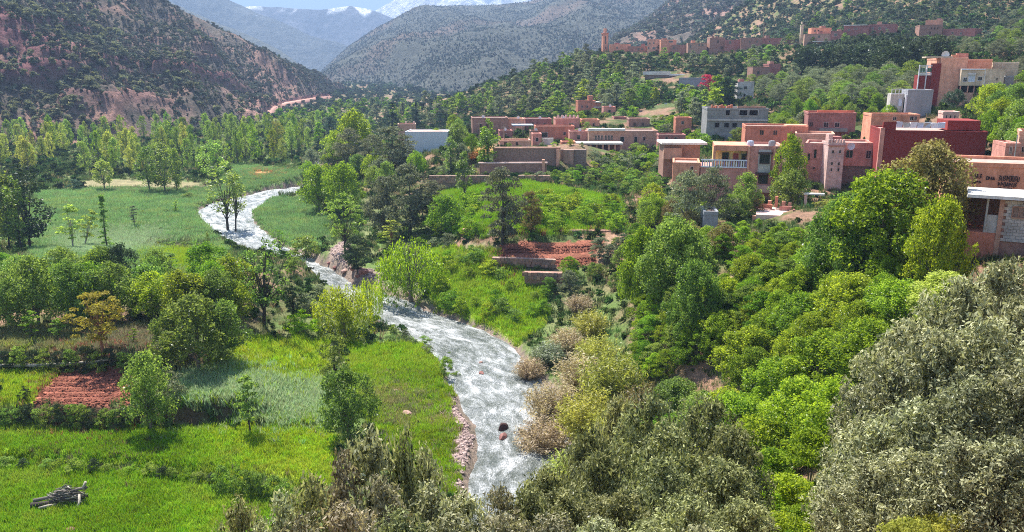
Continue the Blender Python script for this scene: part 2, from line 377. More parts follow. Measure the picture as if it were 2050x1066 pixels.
# left mountain
FOOTL = [(-700,420,130),(-300,345,200),(0,292,285),(200,285,300),(400,268,350),(520,250,430),(600,228,560),(690,200,820),(720,192,900)]
RIDL = [(-700,-900,420),(-300,-520,520),(0,-180,600),(200,-60,640),(320,-2,680),(450,64,740),(560,118,790),(640,155,830),(690,186,860),(720,191,905)]
LX, LY, LZ, LT, LS, Ln, Lm = mountain('left', FOOTL, RIDL, -700, 720, 520, 260, 19, .012, None, None, 101, bow=.02, gul=1.0)
# crags and ravines on its lower face
cr = fbm(LX * .03, LZ * .09 + LY * .008, 4, 131); crm = ss(.52, .64, cr) * ss(.03, .12, LT) * (1 - ss(.35, .6, LT)) * ss(560, 420, LS)
LZ = LZ + crm * 5
# road bench near the toe
ROAD = [(525,252),(532,238),(545,216),(575,208),(620,200),(665,193),(700,188)]
lu, lv, ld = proj(LX, LY, LZ)
def pld(u, v, pl): return seg_dist(u, v, np.array(pl, float))
scree = ss(.5, .62, fbm(LX * .035 + LY * .012, LY * .008, 4, 140)) * (1 - ss(.22, .5, LT))
pk = fbm(LX * .02, LY * .02, 4, 150)
w1 = np.clip(scree * 1.0 + ss(.55, .7, pk) * .5 * (1 - ss(.5, .9, LT)), 0, 1)[..., None]
w2 = np.clip(crm, 0, 1)[..., None]
CL = C_SCRUB * (1 - w1) + C_PINK * w1; CL = CL * (1 - w2) + C_MAR * w2
nn = ss(.45, .7, fbm(LX * .09, LY * .06, 3, 160))[..., None] * .55; CL = CL * (1 - nn) + C_PINK * .85 * nn
rd = pld(lu, lv, ROAD)
cut = (rd < 9) & (lv < np.interp(lu, [a for a, b in ROAD], [b for a, b in ROAD])) & (lu > 545) & (lu < 705); CL[cut] = (.17, .08, .08)
CL[rd < 3.6] = (.5, .27, .2)
under = (lv > np.interp(lu, [500, 540, 600, 700], [262, 232, 215, 200])) & (lu > 525) & (lv > np.interp(lu, [a for a, b in ROAD], [b for a, b in ROAD])); CL[under & (nn[..., 0] > .2)] = (.3, .2, .12)
M_MT1 = mat_mtn('scrub_slope', .08, 2.5)
mtn_obj('mountain', LX, LY, LZ, CL, M_MT1, 'steep scrubby mountainside with pink scree rising on the left of the valley')
# the dirt road itself
def road():
    pts = []
    for (u, v) in resamp(np.array(ROAD, float), 60):
        k = np.argmin((lu - u) ** 2 + (lv - v) ** 2); i, j = np.unravel_index(k, lu.shape); pts.append((LX[i, j], LY[i, j], LZ[i, j]))
    p = np.array(pts)
    for _ in range(4): p[1:-1] = (p[:-2] + 2 * p[1:-1] + p[2:]) / 4
    t = np.gradient(p, axis=0)[:, :2]; t /= np.linalg.norm(t, axis=1)[:, None] + 1e-9; nrm = np.stack([-t[:, 1], t[:, 0], np.zeros(len(t))], -1)
    off = np.array([-3.2, -2.6, 0, 2.6, 3.2]); dz = np.array([-2.5, .9, 1.0, .9, -2.5])
    Vv = (p[:, None] + nrm[:, None] * off[None, :, None]); Vv[..., 2] += dz
    m, tt, b = nt('red_dirt_road'); n = noise(tt, .6, 5); r = ramp(tt, n.outputs[0], [(.3, (.40, .20, .15)), (.7, (.6, .34, .26))]); tt.links.new(r.outputs[0], b.inputs['Base Color'])
    tag(ob('road', mk('road', Vv.reshape(-1, 3), grid_faces(len(p), 5), m, True)), 'pink dirt road cut along the foot of the left mountain', kind='structure')
road()
# right mountain behind the upper village
X, Y, Z, T, S, n, m = mountain('r', [(1150,200,640),(1240,100,620),(1400,112,600),(1600,95,560),(1800,60,540),(2300,60,500)], [(1150,190,800),(1240,82,900),(1300,36,1000),(1360,-6,1080),(1500,-90,1100),(1700,-190,1100),(2300,-400,1100)], 1150, 2300, 260, 150, 16, .008, None, None, 201)
a = ss(.5, .66, fbm(X * .012, Y * .012, 4, 210))[..., None]; C = C_SCRUB * (1 - a * .7) + C_PINK * a * .7
RM = (X, Y, Z); mtn_obj('mountain', X, Y, Z, C, M_MT1, 'grey green scrub mountainside behind the upper village on the right')
# middle mountain across the head of the valley
X, Y, Z, T, S, n, m = mountain('c', [(600,205,850),(800,207,800),(1000,205,760),(1300,185,900),(1600,180,1000)], [(600,175,1700),(648,138,1750),(700,92,1850),(760,55,1950),(830,22,2000),(880,12,2050),(1000,10,2050),(1060,4,2050),(1120,-12,2000),(1300,-60,1950),(1600,-90,1950)], 600, 1600, 300, 170, 26, .0045, None, None, 301, bow=.03, gul=1.1)
a = ss(.5, .7, fbm(X * .006, Y * .006, 4, 310))[..., None]; C = np.array((.115, .122, .103)) * (1 - a * .35) + C_PINK * a * .25
CM = (X, Y, Z); mtn_obj('mountain', X, Y, Z, C, mat_mtn('speckled_slope', .03, 8), 'rounded blue hazed mountain closing the middle of the valley')
# blue ridges on the left, far
X, Y, Z, T, S, n, m = mountain('b', [(200,190,1900),(660,185,1900)], [(200,-90,2400),(330,-2,2450),(420,40,2450),(500,72,2400),(560,100,2300),(610,135,2150),(650,165,2050),(680,185,1950)], 200, 690, 200, 110, 42, .0034, None, None, 401, gul=1.1)
mtn_obj('mountain', X, Y, Z, np.ones(X.shape + (3,)) * (.14, .14, .10), mat_mtn('far_slope', .012, 20), 'long blue ridge falling from the upper left behind the scrubby mountain')
X, Y, Z, T, S, n, m = mountain('b2', [(250,190,2700),(800,190,2700)], [(250,-180,3300),(380,-40,3300),(440,-6,3300),(480,10,3300),(520,30,3250),(570,48,3200),(620,72,3150),(690,90,3050),(740,120,2950),(800,170,2850)], 250, 800, 240, 110, 50, .0028, None, None, 501, gul=1.2)
mtn_obj('mountain', X, Y, Z, np.ones(X.shape + (3,)) * (.13, .14, .13), mat_mtn('farther_slope', .006, 40), 'pale blue ridge in the notch of the valley behind the nearer ridge')
# snow mountains
def snow(name, ridge, u0, u1, base, thr, seed, label, amp):
    X, Y, Z, T, S, n, m = mountain(name, [(u0, 190, base), (u1, 190, base)], ridge, u0, u1, 320, 180, amp, .003, None, None, seed, gul=1.3)
    gx = np.gradient(Z, axis=1); s = fbm(X * .004, Y * .003 + Z * .003, 5, seed + 9)
    sn = ss(thr, thr + .12, T * .75 + (s - .5) * 1.1 - np.abs(n - .75) * .6)[..., None]
    if name == 'streaked':
        q1 = fbm(X * .0035 + Z * .002, Z * .0012, 3, 77); sn = np.clip(ss(.022, .008, np.abs(q1 - .5)) + ss(.018, .006, np.abs(q1 - .43)), 0, 1) * ss(.45, .6, T) * ss(.45, .5, fbm(X * .008, Z * .006, 3, 78)); sn = np.clip(sn + ss(.93, .98, T) * ss(.5, .6, fbm(X * .01, Z * .01, 3, 79)), 0, 1)[..., None]
    mtn_obj('mountain', X, Y, Z, np.array((.12, .12, .14)) * (1 - sn) + np.array((.9, .9, .92)) * sn, mat_mtn(name + '_rock_and_snow', .004, 30), label)
snow('streaked', [(430,20,4200),(505,14,4200),(560,14,4200),(640,18,4250),(700,13,4300),(740,19,4300),(800,40,4300),(900,70,4300)], 430, 900, 3500, .70, 601, 'blue ridge streaked with thin snow at the valley head', 60)
snow('white', [(700,60,5200),(755,18,5200),(790,0,5200),(860,-30,5200),(960,-50,5200),(1060,-20,5200),(1120,20,5200),(1200,60,5200)], 700, 1200, 4500, .10, 701, 'snow covered peak on the skyline behind the middle mountain', 60)
# far ground under the distant ranges
me = mk('plain', [(-9000, 1200, -3), (9000, 1200, -3), (9000, 14000, -3), (-9000, 14000, -3)], [(0, 1, 2, 3)], M_MT1, col=np.ones((4, 3)) * (.12, .13, .08)); tag(ob('far_ground', me), 'valley ground beyond the near hills', kind='structure')
# ---------------------------------------------------------------- haze
def haze():
    x0, x1, y0, y1, z0, z1 = -9500, 9500, -60, 14500, -6, 1750
    V = [(x, y, z) for z in (z0, z1) for y in (y0, y1) for x in (x0, x1)]
    me = mk('haze', V, [(0, 2, 3, 1), (4, 5, 7, 6), (0, 1, 5, 4), (2, 6, 7, 3), (0, 4, 6, 2), (1, 3, 7, 5)])
    m = bpy.data.materials.new('air'); m.use_nodes = True; t = m.node_tree; t.nodes.clear()
    o = t.nodes.new('ShaderNodeOutputMaterial'); v = t.nodes.new('ShaderNodeVolumePrincipled')
    v.inputs['Color'].default_value = HAZE_COL; v.inputs['Density'].default_value = HAZE; v.inputs['Anisotropy'].default_value = 0.0
    t.links.new(v.outputs[0], o.inputs['Volume']); me.materials.append(m)
    tag(ob('haze', me), 'thin blue air haze filling the valley', kind='stuff')
HAZE = .00024; HAZE_COL = (.46, .66, 1.0, 1)
haze()
# ================================================================ buildings
def mat_wall(name, c, var=.32, sc=.9, stain=.55, dark=(.5, .45, .42)):
    m, t, b = nt(name)
    tc = N(t, 'TexCoord'); oi = N(t, 'ObjectInfo')
    ad = N(t, 'VectorMath', operation='ADD'); t.links.new(tc.outputs['Object'], ad.inputs[0]); t.links.new(oi.outputs['Location'], ad.inputs[1])
    n1 = noise(t, sc, 6, .7, ad.outputs[0]); n2 = noise(t, sc * 9, 4, .7, ad.outputs[0])
    mp = N(t, 'Mapping'); mp.inputs['Scale'].default_value = (2.2, 2.2, .25); t.links.new(ad.outputs[0], mp.inputs[0]); n3 = noise(t, 1.3, 4, .7, mp.outputs[0])
    lo = tuple(q * (1 - var) for q in c); hi = tuple(min(1, q * (1 + var)) for q in c)
    r = ramp(t, n1.outputs[0], [(.3, lo), (.7, hi)])
    r2 = ramp(t, n2.outputs[0], [(.3, (.8, .8, .8)), (.7, (1.18, 1.18, 1.18))])
    col = mixc(t, r.outputs[0], r2.outputs[0], 1.0, 'MULTIPLY')
    st = N(t, 'MapRange'); t.links.new(n3.outputs[0], st.inputs[0]); st.inputs[1].default_value = .5; st.inputs[2].default_value = .72; st.inputs[4].default_value = stain
    col = mixc(t, col, tuple(q * d for q, d in zip(c, dark)), st.outputs[0])
    t.links.new(col, b.inputs['Base Color'])
    bp = N(t, 'Bump'); bp.inputs['Strength'].default_value = .6; bp.inputs['Distance'].default_value = .03
    t.links.new(n2.outputs[0], bp.inputs['Height']); t.links.new(bp.outputs[0], b.inputs['Normal'])
    return m
W = {k: mat_wall('wall_' + k, c, *a) for k, c, *a in [
    ('pink', (.60, .27, .21)), ('pale_pink', (.70, .44, .37)), ('orange', (.72, .32, .20)), ('terracotta', (.58, .22, .14)), ('dusky', (.40, .165, .14)), ('maroon', (.25, .036, .03), .12, .5, .15),
    ('brown', (.36, .20, .15), .3, 1.4, .5), ('adobe', (.48, .28, .20), .3, 1.2, .5), ('concrete', (.27, .27, .26)), ('pale_concrete', (.50, .47, .43)), ('cream', (.62, .50, .36)), ('yellow', (.66, .52, .20)), ('white', (.55, .60, .62), .08, .6, .12),
    ('grey_plaster', (.30, .31, .33), .15, .8, .3), ('salmon', (.74, .38, .26)), ('stone', (.28, .19, .15), .45, 3.0, .5), ('roof', (.42, .30, .25)), ('roof_white', (.72, .68, .62)), ('blush', (.72, .50, .44))]}
def flatm(name, c, rough=.7, spec=.3, metal=0):
    m, t, b = nt(name); tc = N(t, 'TexCoord'); n = noise(t, 5, 4, .6, tc.outputs['Object']); r = ramp(t, n.outputs[0], [(.3, tuple(q * .82 for q in c)), (.7, tuple(min(1, q * 1.15) for q in c))])
    t.links.new(r.outputs[0], b.inputs['Base Color']); b.inputs['Roughness'].default_value = rough; b.inputs['Specular IOR Level'].default_value = spec; b.inputs['Metallic'].default_value = metal
    return m
M_PANE = flatm('window_glass', (.02, .022, .026), .12, .5); M_OPENING_SHADE = flatm('opening_shade_paint', (.02, .015, .014), .9, .1)  # near-black slab colour painted as the shade inside unglazed openings
M_WHITE = flatm('white_paint', (.75, .75, .78), .5); M_DKF = flatm('dark_wood', (.07, .04, .035), .6); M_RED = flatm('red_door', (.30, .06, .04), .6)
M_WOOD = flatm('weathered_wood', (.30, .22, .16), .8); M_PURP = flatm('lilac_paint', (.36, .30, .52), .6); M_METAL = flatm('galvanised_metal', (.42, .44, .46), .4, .5, .6); M_TARP = flatm('pale_blue_sheet', (.55, .62, .74), .5)
M_BRICK = flatm('hollow_brick', (.50, .19, .11), .9)
def box_me(name, x0, x1, y0, y1, z0, z1, m, jit=0.0):
    V = np.array([(x, y, z) for z in (z0, z1) for y in (y0, y1) for x in (x0, x1)], float)
    if jit: V += RNG.uniform(-jit, jit, V.shape) * np.array([1, 1, .6])
    return mk(name, V, [(0, 2, 3, 1), (4, 5, 7, 6), (0, 1, 5, 4), (2, 6, 7, 3), (0, 4, 6, 2), (1, 3, 7, 5)], m)
HR = []
class House:
    def __init__(s, label, u0, u1, vt, vb, Y, dep, m, rot=0, name='house', cat='house', group=None, below=2.0, parapet=.35, roof=None, body=True, reg=True):
        s.um = (u0 + u1) / 2; s.vb = vb; bear = math.atan((s.um - 1025) / FPX); s.rot = R(rot) - bear * .9; s.Y = Y
        a = P(u0, vb, Y); b = P(u1, vb, Y); s.kx = (b[0] - a[0]) / (u1 - u0) / (math.cos(s.rot) - math.tan(bear) * math.sin(s.rot)); c = P(s.um, vt, Y); o = P(s.um, vb, Y)
        s.kz = (c[2] - o[2]) / (vb - vt); s.w = (u1 - u0) * s.kx; s.h = c[2] - o[2]; s.dep = dep; s.m = m
        s.root = tag(ob(name, None, loc=o, rz=s.rot), label, cat, group)
        if reg: HR.append((u0 - 4, u1 + 4, vt - 2, vb, Y))
        s.below = below
        if body:
            hw = s.w / 2; pz = s.h - (parapet if parapet else 0)
            ob('wall', box_me('wall', -hw, hw, 0, dep, -below, pz, m, .04), s.root)
            if parapet:
                t = .22; z0 = pz - .01
                rr = roof or W['roof']
                ob('roof', box_me('roof', -hw + t, hw - t, t, dep - t, pz + .004, pz + .06, rr), s.root)
                V = []; F = []
                for (x0, x1, y0, y1) in ((-hw - .04, hw + .04, -.04, t), (-hw - .04, hw + .04, dep - t, dep + .04), (-hw - .04, -hw + t, t, dep - t), (hw - t, hw + .04, t, dep - t)):
                    me = [(x, y, z) for z in (z0, s.h) for y in (y0, y1) for x in (x0, x1)]; k = len(V); V += me
                    F += [tuple(q + k for q in f) for f in [(0, 2, 3, 1), (4, 5, 7, 6), (0, 1, 5, 4), (2, 6, 7, 3), (0, 4, 6, 2), (1, 3, 7, 5)]]
                ob('parapet', mk('parapet', np.array(V) + RNG.uniform(-.02, .02, (len(V), 3)), F, m), s.root)
    def X(s, u): return (u - s.um) * s.kx
    def Z(s, v): return (s.vb - v) * s.kz
    def win(s, uc, vc, wp, hp, fm=None, pm=None, y=0.0, bars=True, name='window'):
        x = s.X(uc); z = s.Z(vc); w = wp * s.kx / 2; h = hp * s.kz / 2
        p = ob(name, box_me(name, x - w, x + w, y - .03, y + .12, z - h, z + h, pm or M_PANE), s.root)
        f = max(.05, w * .13); V = []; F = []
        L = [(x - w - f, x - w, z - h - f, z + h + f), (x + w, x + w + f, z - h - f, z + h + f), (x - w, x + w, z + h, z + h + f), (x - w, x + w, z - h - f * 1.4, z - h)]
        if bars and name == 'window': L += [(x - f * .3, x + f * .3, z - h, z + h)]
        for (x0, x1, z0, z1) in L:
            k = len(V); V += [(a, b, c) for c in (z0, z1) for b in (y - .09, y + .05) for a in (x0, x1)]
            F += [tuple(q + k for q in g) for g in [(0, 2, 3, 1), (4, 5, 7, 6), (0, 1, 5, 4), (2, 6, 7, 3), (0, 4, 6, 2), (1, 3, 7, 5)]]
        ob('frame', mk('frame', V, F, fm or s.m), p)
        return p
    def winl(s, fr, vc, wm, hp, pm=None):      # on the left side wall
        z = s.Z(vc); h = hp * s.kz / 2; y = s.dep * fr; x = -s.w / 2
        ob('window', box_me('window', x - .03, x + .1, y - wm / 2, y + wm / 2, z - h, z + h, pm or M_PANE), s.root)
    def box(s, name, u0, u1, v0, v1, y0, y1, m, label=None, jit=.02, zb=0):
        o = ob(name, box_me(name, s.X(u0), s.X(u1), y0, y1, s.Z(v1) - zb, s.Z(v0), m, jit), s.root)
        if label: o['label'] = label
        return o
def tube(pts, r0, r1=None, n=6):
    pts = np.array(pts, float); m = len(pts); r = np.linspace(r0, r0 if r1 is None else r1, m) if not hasattr(r0, '__len__') else np.array(r0)
    V = []; t = np.gradient(pts, axis=0); t /= np.linalg.norm(t, axis=1)[:, None] + 1e-9
    for i in range(m):
        a = np.cross(t[i], (0.3, 1, .1)); a /= np.linalg.norm(a) + 1e-9; b = np.cross(t[i], a)
        for k in range(n): V.append(pts[i] + r[i] * (math.cos(k * 2 * math.pi / n) * a + math.sin(k * 2 * math.pi / n) * b))
    F = [(i * n + k, i * n + (k + 1) % n, (i + 1) * n + (k + 1) % n, (i + 1) * n + k) for i in range(m - 1) for k in range(n)]
    return V, F
def join(L):
    V = []; F = []
    for v, f in L:
        k = len(V); V += list(v); F += [tuple(q + k for q in g) for g in f]
    return np.array(V), F
def dish(root, x, y, z, r=.4):
    V = [(0, 0, 0)]; F = []
    n = 10
    for k in range(n):
        a = 2 * math.pi * k / n; V.append((r * math.cos(a), -.14 * r / .4, r * math.sin(a)))
    V = np.array(V) + np.array([x, y, z]); F = [(0, 1 + (k + 1) % n, 1 + k, 1 + k) for k in range(n)]
    d = ob('satellite_dish', mk('satellite_dish', V, [(a, b, c) for a, b, c, _ in F], M_WHITE), root)
    v, f = tube([(x, y + .02, z), (x, y + .35, z - .3)], .03); ob('bracket', mk('bracket', v, f, M_METAL), d)
# --- right edge, nearest
h = House('long orange rendered house with black graffiti above the bare concrete shelter', 1890, 2140, 328, 400, 60, 6, W['orange'], 8, parapet=.3)
h.box('painted_sunlit_side', 1886, 1900, 326, 392, -.12, .5, W['salmon'], 'paler salmon strip painted as the sunlit left side')  # added box, its paler colour stands in for the sunlit left side face
h.winl(.5, 350, .7, 16, M_OPENING_SHADE)
M_SPRAY = flatm('black_spray_paint', (.05, .03, .03), .8)
def scrawl(h, u0, u1, v0, v1, n, name='graffiti'):
    # hand sprayed strokes: letter-like loops and bars, too worn to read
    L = []; cw_ = (u1 - u0) / n
    for i in range(n):
        x0 = u0 + i * cw_; kind = RNG.integers(0, 5); a, b = x0 + cw_ * .12, x0 + cw_ * .8; vm = (v0 + v1) / 2
        S = {0: [[(a, v1), (a, v0), (b, vm), (a, vm)]], 1: [[(a, v0), (b, v0), (b, v1), (a, v1), (a, v0)]], 2: [[(a, v1), ((a + b) / 2, v0), (b, v1)], [(a, vm + 1), (b, vm + 1)]],
             3: [[(a, v0), (a, v1), (b, v1), (b, v0)]], 4: [[(a, v0), (b, v0), (a, vm), (b, vm + 1), (a, v1)]]}[int(kind)]
        for st in S:
            pts = [(h.X(u + RNG.uniform(-.4, .4)), -.06, h.Z(v + RNG.uniform(-.5, .5))) for u, v in st]
            for p, q in zip(pts[:-1], pts[1:]):
                d = np.array(q) - np.array(p); l = np.linalg.norm(d) + 1e-6; nn = np.array([-d[2], 0, d[0]]) / l * .03
                L.append(([np.array(p) - nn, np.array(q) - nn, np.array(q) + nn, np.array(p) + nn], [(0, 1, 2, 3)]))
    V, F = join(L); ob(name, mk(name, V, F, M_SPRAY), h.root)
for a in ((1940, 1960, 351, 360, 3), (1941, 1960, 364, 371, 3), (1968, 1986, 355, 362, 4), (1993, 2035, 353, 363, 8), (1993, 2032, 366, 374, 7), (1995, 2024, 376, 383, 5)): scrawl(h, *a)
h = House('unfinished grey block shelter with a wide concrete roof slab at the right edge', 1930, 2120, 398, 488, 50, 6, W['pale_concrete'], 0, body=False, below=2)
h.box('roof_slab', 1922, 2130, 393, 399, -.7, 3.4, W['roof_white'], jit=.03)
h.box('back_wall', 1930, 2120, 399, 488, 3.1, 3.4, W['brown'], zb=2)
h.box('pillar', 1964, 1968, 398, 470, -.05, .2, W['pale_concrete']); h.box('pillar', 1990, 2000, 398, 486, -.1, .3, W['adobe'], zb=1.5)
h.box('parapet', 1964, 1990, 434, 470, 0, .18, W['pale_concrete'], 'low pale wall under the dark opening'); h.box('plinth', 1930, 1990, 470, 490, -.05, 3, W['terracotta'], zb=1.5)
h.box('side_wall', 1930, 1932, 399, 488, 1.5, 3, W['brown'], zb=1)
bw, bh = 12.6, 6.3
bm_ = box_me('concrete_block', 0, bw * h.kx * .96, 0, .2, 0, bh * h.kz * .93, W['pale_concrete'])
for r_ in range(13):
    for c_ in range(-1, 9):
        x0 = 2000 + c_ * bw + (r_ % 2) * bw / 2
        if x0 < 1998 or x0 > 2110: continue
        ob('concrete_block', bm_, h.root, (h.X(x0), .05 + RNG.uniform(-.02, .02), h.Z(485 - r_ * bh)))
h.box('mortar', 2000, 2118, 400, 488, .12, .22, W['brown'], zb=1.5)
h.win(2030, 425, 24, 20, W['adobe'], W['stone'], y=.02)
# --- dark red building
h = House('big blank dark red building with sheet roofing, tallest wall on the right', 1752, 1958, 262, 392, 100, 9, W['maroon'], 10, parapet=.25, below=3)
h.box('gable', 1752, 1778, 246, 262, .1, .4, W['maroon'], jit=.05); h.box('stair_house', 1886, 1950, 243, 262, 1.5, 7, W['maroon'], 'raised dark red block at the right of the roof')
for i in range(7):
    u = 1782 + i * 14; h.box('roof_sheet', u, u + 13, 247 + (i % 2), 258, 1.2, 1.3 + (i % 3) * .1, [M_TARP, M_METAL, M_WHITE][i % 3], jit=.06)
h.box('painted_sunlit_strip', 1747, 1756, 258, 392, -.15, .35, W['pink'], 'pale strip coloured as the sunlit left side', zb=2)  # pink colour paints the sunlit narrow left side onto the maroon wall
# --- low orange houses behind it
h = House('low orange rooftop house just above the dark red building', 1742, 1838, 229, 262, 128, 6, W['orange'], 12)
h.win(1822, 237, 6, 8, W['blush']); h.win(1830, 237, 4, 8, W['blush']); h.win(1788, 238, 6, 6, W['blush'])
h = House('small pale pink block with three slit windows beside leafy bushes above the dark red roof', 1884, 1916, 224, 262, 124, 4, W['pale_pink'], 8)
for u in (1891, 1899, 1908): h.win(u, 236, 2.5, 9, bars=False)
# --- tower house
h = House('slim pale pink tower with rows of slit windows', 1652, 1684, 286, 372, 106, 3.2, W['blush'], 14, name='tower_house', cat='tower', below=3)
for u in (1661, 1675):
    for v in (304, 328, 340): h.win(u, v, 3.4, 6, bars=False)
for i in range(6): h.box('merlon', 1650.5 + i * 5.8, 1654 + i * 5.8, 280, 286, -.05, .3, W['blush'])
h.box('belt', 1650, 1685, 290, 293, -.16, .05, W['pink']); h.box('stair_turret', 1652, 1660, 270, 287, .4, 1.8, W['pale_pink']); h.box('roof_room', 1660, 1682, 276, 287, 1.2, 3, W['dusky'])
h = House('pink block with satellite dish joined to the right of the pale tower', 1685, 1745, 286, 333, 107.5, 6, W['pink'], 6, below=0)
h.win(1698, 309, 13, 15, W['pale_pink']); h.win(1736, 309, 9, 15, W['pale_pink']); dish(h.root, h.X(1699), -.3, h.Z(293), .5)
h.box('stone_base', 1685, 1745, 333.3, 368, .25, 5.8, W['stone'], 'dark rough stone base', zb=2.5)
h = House('deep pink round cornered house with slit windows left of the pale tower', 1606, 1651, 287, 366, 109, 6, W['pink'], -4, below=3)
for u, v, a, b in ((1615, 315, 4, 14), (1627, 308, 5, 17), (1646, 308, 5, 14), (1627, 337, 3, 5), (1642, 337, 3, 6)): h.win(u, v, a, b, bars=False)
# --- dusky red above
h = House('dusky red two storey house with grey balcony behind the bright ash tree', 1613, 1708, 226, 292, 142, 8, W['dusky'], 6, roof=W['terracotta'])
h.win(1650, 250, 9, 9, W['blush']); h.win(1672, 250, 9, 9, W['blush']); h.win(1620, 250, 7, 9); h.win(1629, 274, 9, 9); h.win(1655, 275, 8, 9)
h.box('balcony', 1636, 1692, 257, 263, -.9, 0, W['concrete']); h.box('roof_wall', 1633, 1708, 222, 228, 2, 2.25, W['terracotta'])
h = House('low salmon annexe with flat terrace in front of the dusky red house', 1590, 1668, 268, 300, 124, 6, W['salmon'], 0)
# --- orange red
h = House('orange red house with two small square windows above the yellow balcony house', 1488, 1612, 253, 318, 130, 7, W['terracotta'], 5, below=3)
h.win(1521, 266, 8, 9, W['orange']); h.win(1548, 266, 8, 9, W['orange']); h.box('side_wing', 1572, 1616, 252, 300, 1.6, 5, W['orange'])
# --- grey concrete
h = House('grey unfinished concrete house with brick roof edge and square openings', 1412, 1533, 217, 290, 150, 9, W['concrete'], 7, below=3)
for u in (1433, 1452, 1468): h.win(u, 251, 9, 9, W['concrete'], M_OPENING_SHADE, bars=False)
h.win(1484, 226, 16, 11, W['pale_concrete'], M_OPENING_SHADE, bars=False); h.win(1504, 226, 17, 11, W['pale_concrete'], M_OPENING_SHADE, bars=False); h.win(1453, 226, 8, 11, W['pale_concrete'], M_OPENING_SHADE, bars=False)
h.box('cornice', 1412, 1534, 239, 242, -.25, 0, W['pale_concrete'])
for i in range(9): h.box('brick_pier', 1420 + i * 5.2, 1423.6 + i * 5.2, 211 + (i * 7 % 4), 218 + i % 2, .3 + (i % 3) * .8, 1.2 + (i % 3) * .8, M_BRICK)
h.box('roof_wall', 1472, 1528, 213, 217.5, .1, .4, W['adobe'])
# --- yellow balcony house
h = House('pink and yellow house with white balustrade balcony and dark arched windows', 1490, 1560, 293, 405, 104, 7, W['pink'], 4, below=3)
h.box('window_bay', 1512, 1536, 300, 346, -.28, 0, W['pale_concrete']); h.win(1524, 318, 18, 16, M_DKF, M_PANE, y=-.28); h.box('awning', 1510, 1538, 304, 307.5, -.7, -.1, M_DKF)
h.win(1552, 318, 7, 18, W['dusky']); h.box('pilaster', 1541, 1545, 294, 400, -.2, 0, W['salmon']); h.box('pilaster', 1490, 1494, 294, 400, -.2, 0, W['salmon'])
h.box('awning', 1508, 1538, 345, 348.5, -.7, -.1, M_DKF); h.win(1524, 359, 17, 15, M_DKF); h.box('porch', 1506, 1545, 371, 384, -.8, 0, W['pale_pink'])
h.win(1550, 358, 6, 14, W['dusky'])
h.box('left_wing', 1423, 1489.6, 293, 303.5, .1, 6.5, W['orange']); h.box('recessed_wall', 1423, 1489.4, 303.7, 338, 1.4, 6.4, W['yellow']); h.box('lower_storey', 1397, 1489.2, 337.5, 405, .05, 6.3, W['pink'], zb=3)
h.box('pier', 1421, 1426, 294, 338, 0, .4, W['orange'])
h.win(1447, 318, 12, 17, M_DKF, M_PANE, y=1.4); h.win(1468, 319, 10, 17, W['orange'], M_RED, y=1.4, name='door'); h.win(1484, 319, 7, 15, M_DKF, y=1.4)
h.box('handrail', 1397, 1490, 321, 323.5, -.1, .12, M_WHITE); h.box('base_rail', 1397, 1490, 335, 337.4, -.1, .12, M_WHITE)
for i in range(19): h.box('baluster', 1399 + i * 4.9, 1401.4 + i * 4.9, 323.3, 335.2, -.06, .08, M_WHITE if i % 3 else M_PURP, jit=0)
for i, (u, mm) in enumerate(((1500, M_TARP), (1545, W['grey_plaster']))):
    x, z = h.X(u), h.h; v, f = tube([(x, 1.5, z - .3), (x, 1.5, z + .35), (x, 1.5, z + .55), (x, 1.5, z + .6)], [.45, .45, .4, .1], n=10)
    tag(ob('water_tank', mk('water_tank', v, f, mm), loc=tuple(h.root.location)), ['pale blue water tank left on the roof of the yellow balcony house', 'grey water tank at the right on the roof of the yellow balcony house'][i], 'water tank')
HR.append((1393, 1490, 293, 345, 104))
h = House('low orange flat roofed annexe at the left of the yellow balcony house', 1346, 1400, 326, 352, 106, 6, W['orange'], 0); h.win(1384, 337, 5, 6, W['blush'])
h = House('brown walled house under a wide pale roof slab left of the yellow balcony house', 1328, 1400, 289, 326, 114, 5, W['brown'], 8, parapet=0)
h.box('roof_slab', 1322, 1412, 285, 289, -.8, 5.0, W['roof_white'], jit=.05); h.box('porch_wall', 1326, 1362, 296, 318, -.9, 0, W['adobe']); h.win(1345, 306, 12, 8, W['adobe'], M_OPENING_SHADE)
# --- garden terrace with pinkish patio
h = House('sunlit pink paved patio with low terracotta walls below the balcony house', 1498, 1640, 428, 440, 92, 6, W['blush'], 0, name='garden_terrace', cat='terrace', body=False)
h.box('paving', 1512, 1588, 429, 432, -1.2, 5, W['blush'], jit=.03, zb=1); h.box('retaining_wall', 1505, 1640, 434, 452, -.6, 0, W['adobe'], zb=1)
h.box('low_wall', 1512, 1545, 418, 427, 2.6, 2.9, W['terracotta']); h.box('low_wall', 1560, 1620, 420, 428, 2.6, 2.9, W['pink']); h.box('pier', 1510, 1516, 411, 430, 2.2, 2.7, W['dusky']); h.box('pier', 1550, 1556, 402, 424, 3.0, 3.4, W['terracotta']); h.box('pier', 1586, 1590, 420, 432, .3, .8, W['dusky'])
h.box('coping', 1590, 1650, 427, 429.5, -.3, .3, W['roof_white']); h.box('gate_pier', 1610, 1616, 397, 422, 3.5, 4, W['pale_pink']); h.box('lintel', 1608, 1650, 394, 397, 3.4, 4.1, W['roof_white'])
for i, (u, v) in enumerate(((1565, 412), (1578, 414), (1536, 412))): h.box('garden_seat', u, u + 7, v, v + 8, 3.2, 3.7, W['salmon'])
h = House('small grey plastered shed in deep shade among the trees below the olive', 1408, 1436, 424, 452, 88, 4, W['grey_plaster'], 5, name='shed', cat='shed')
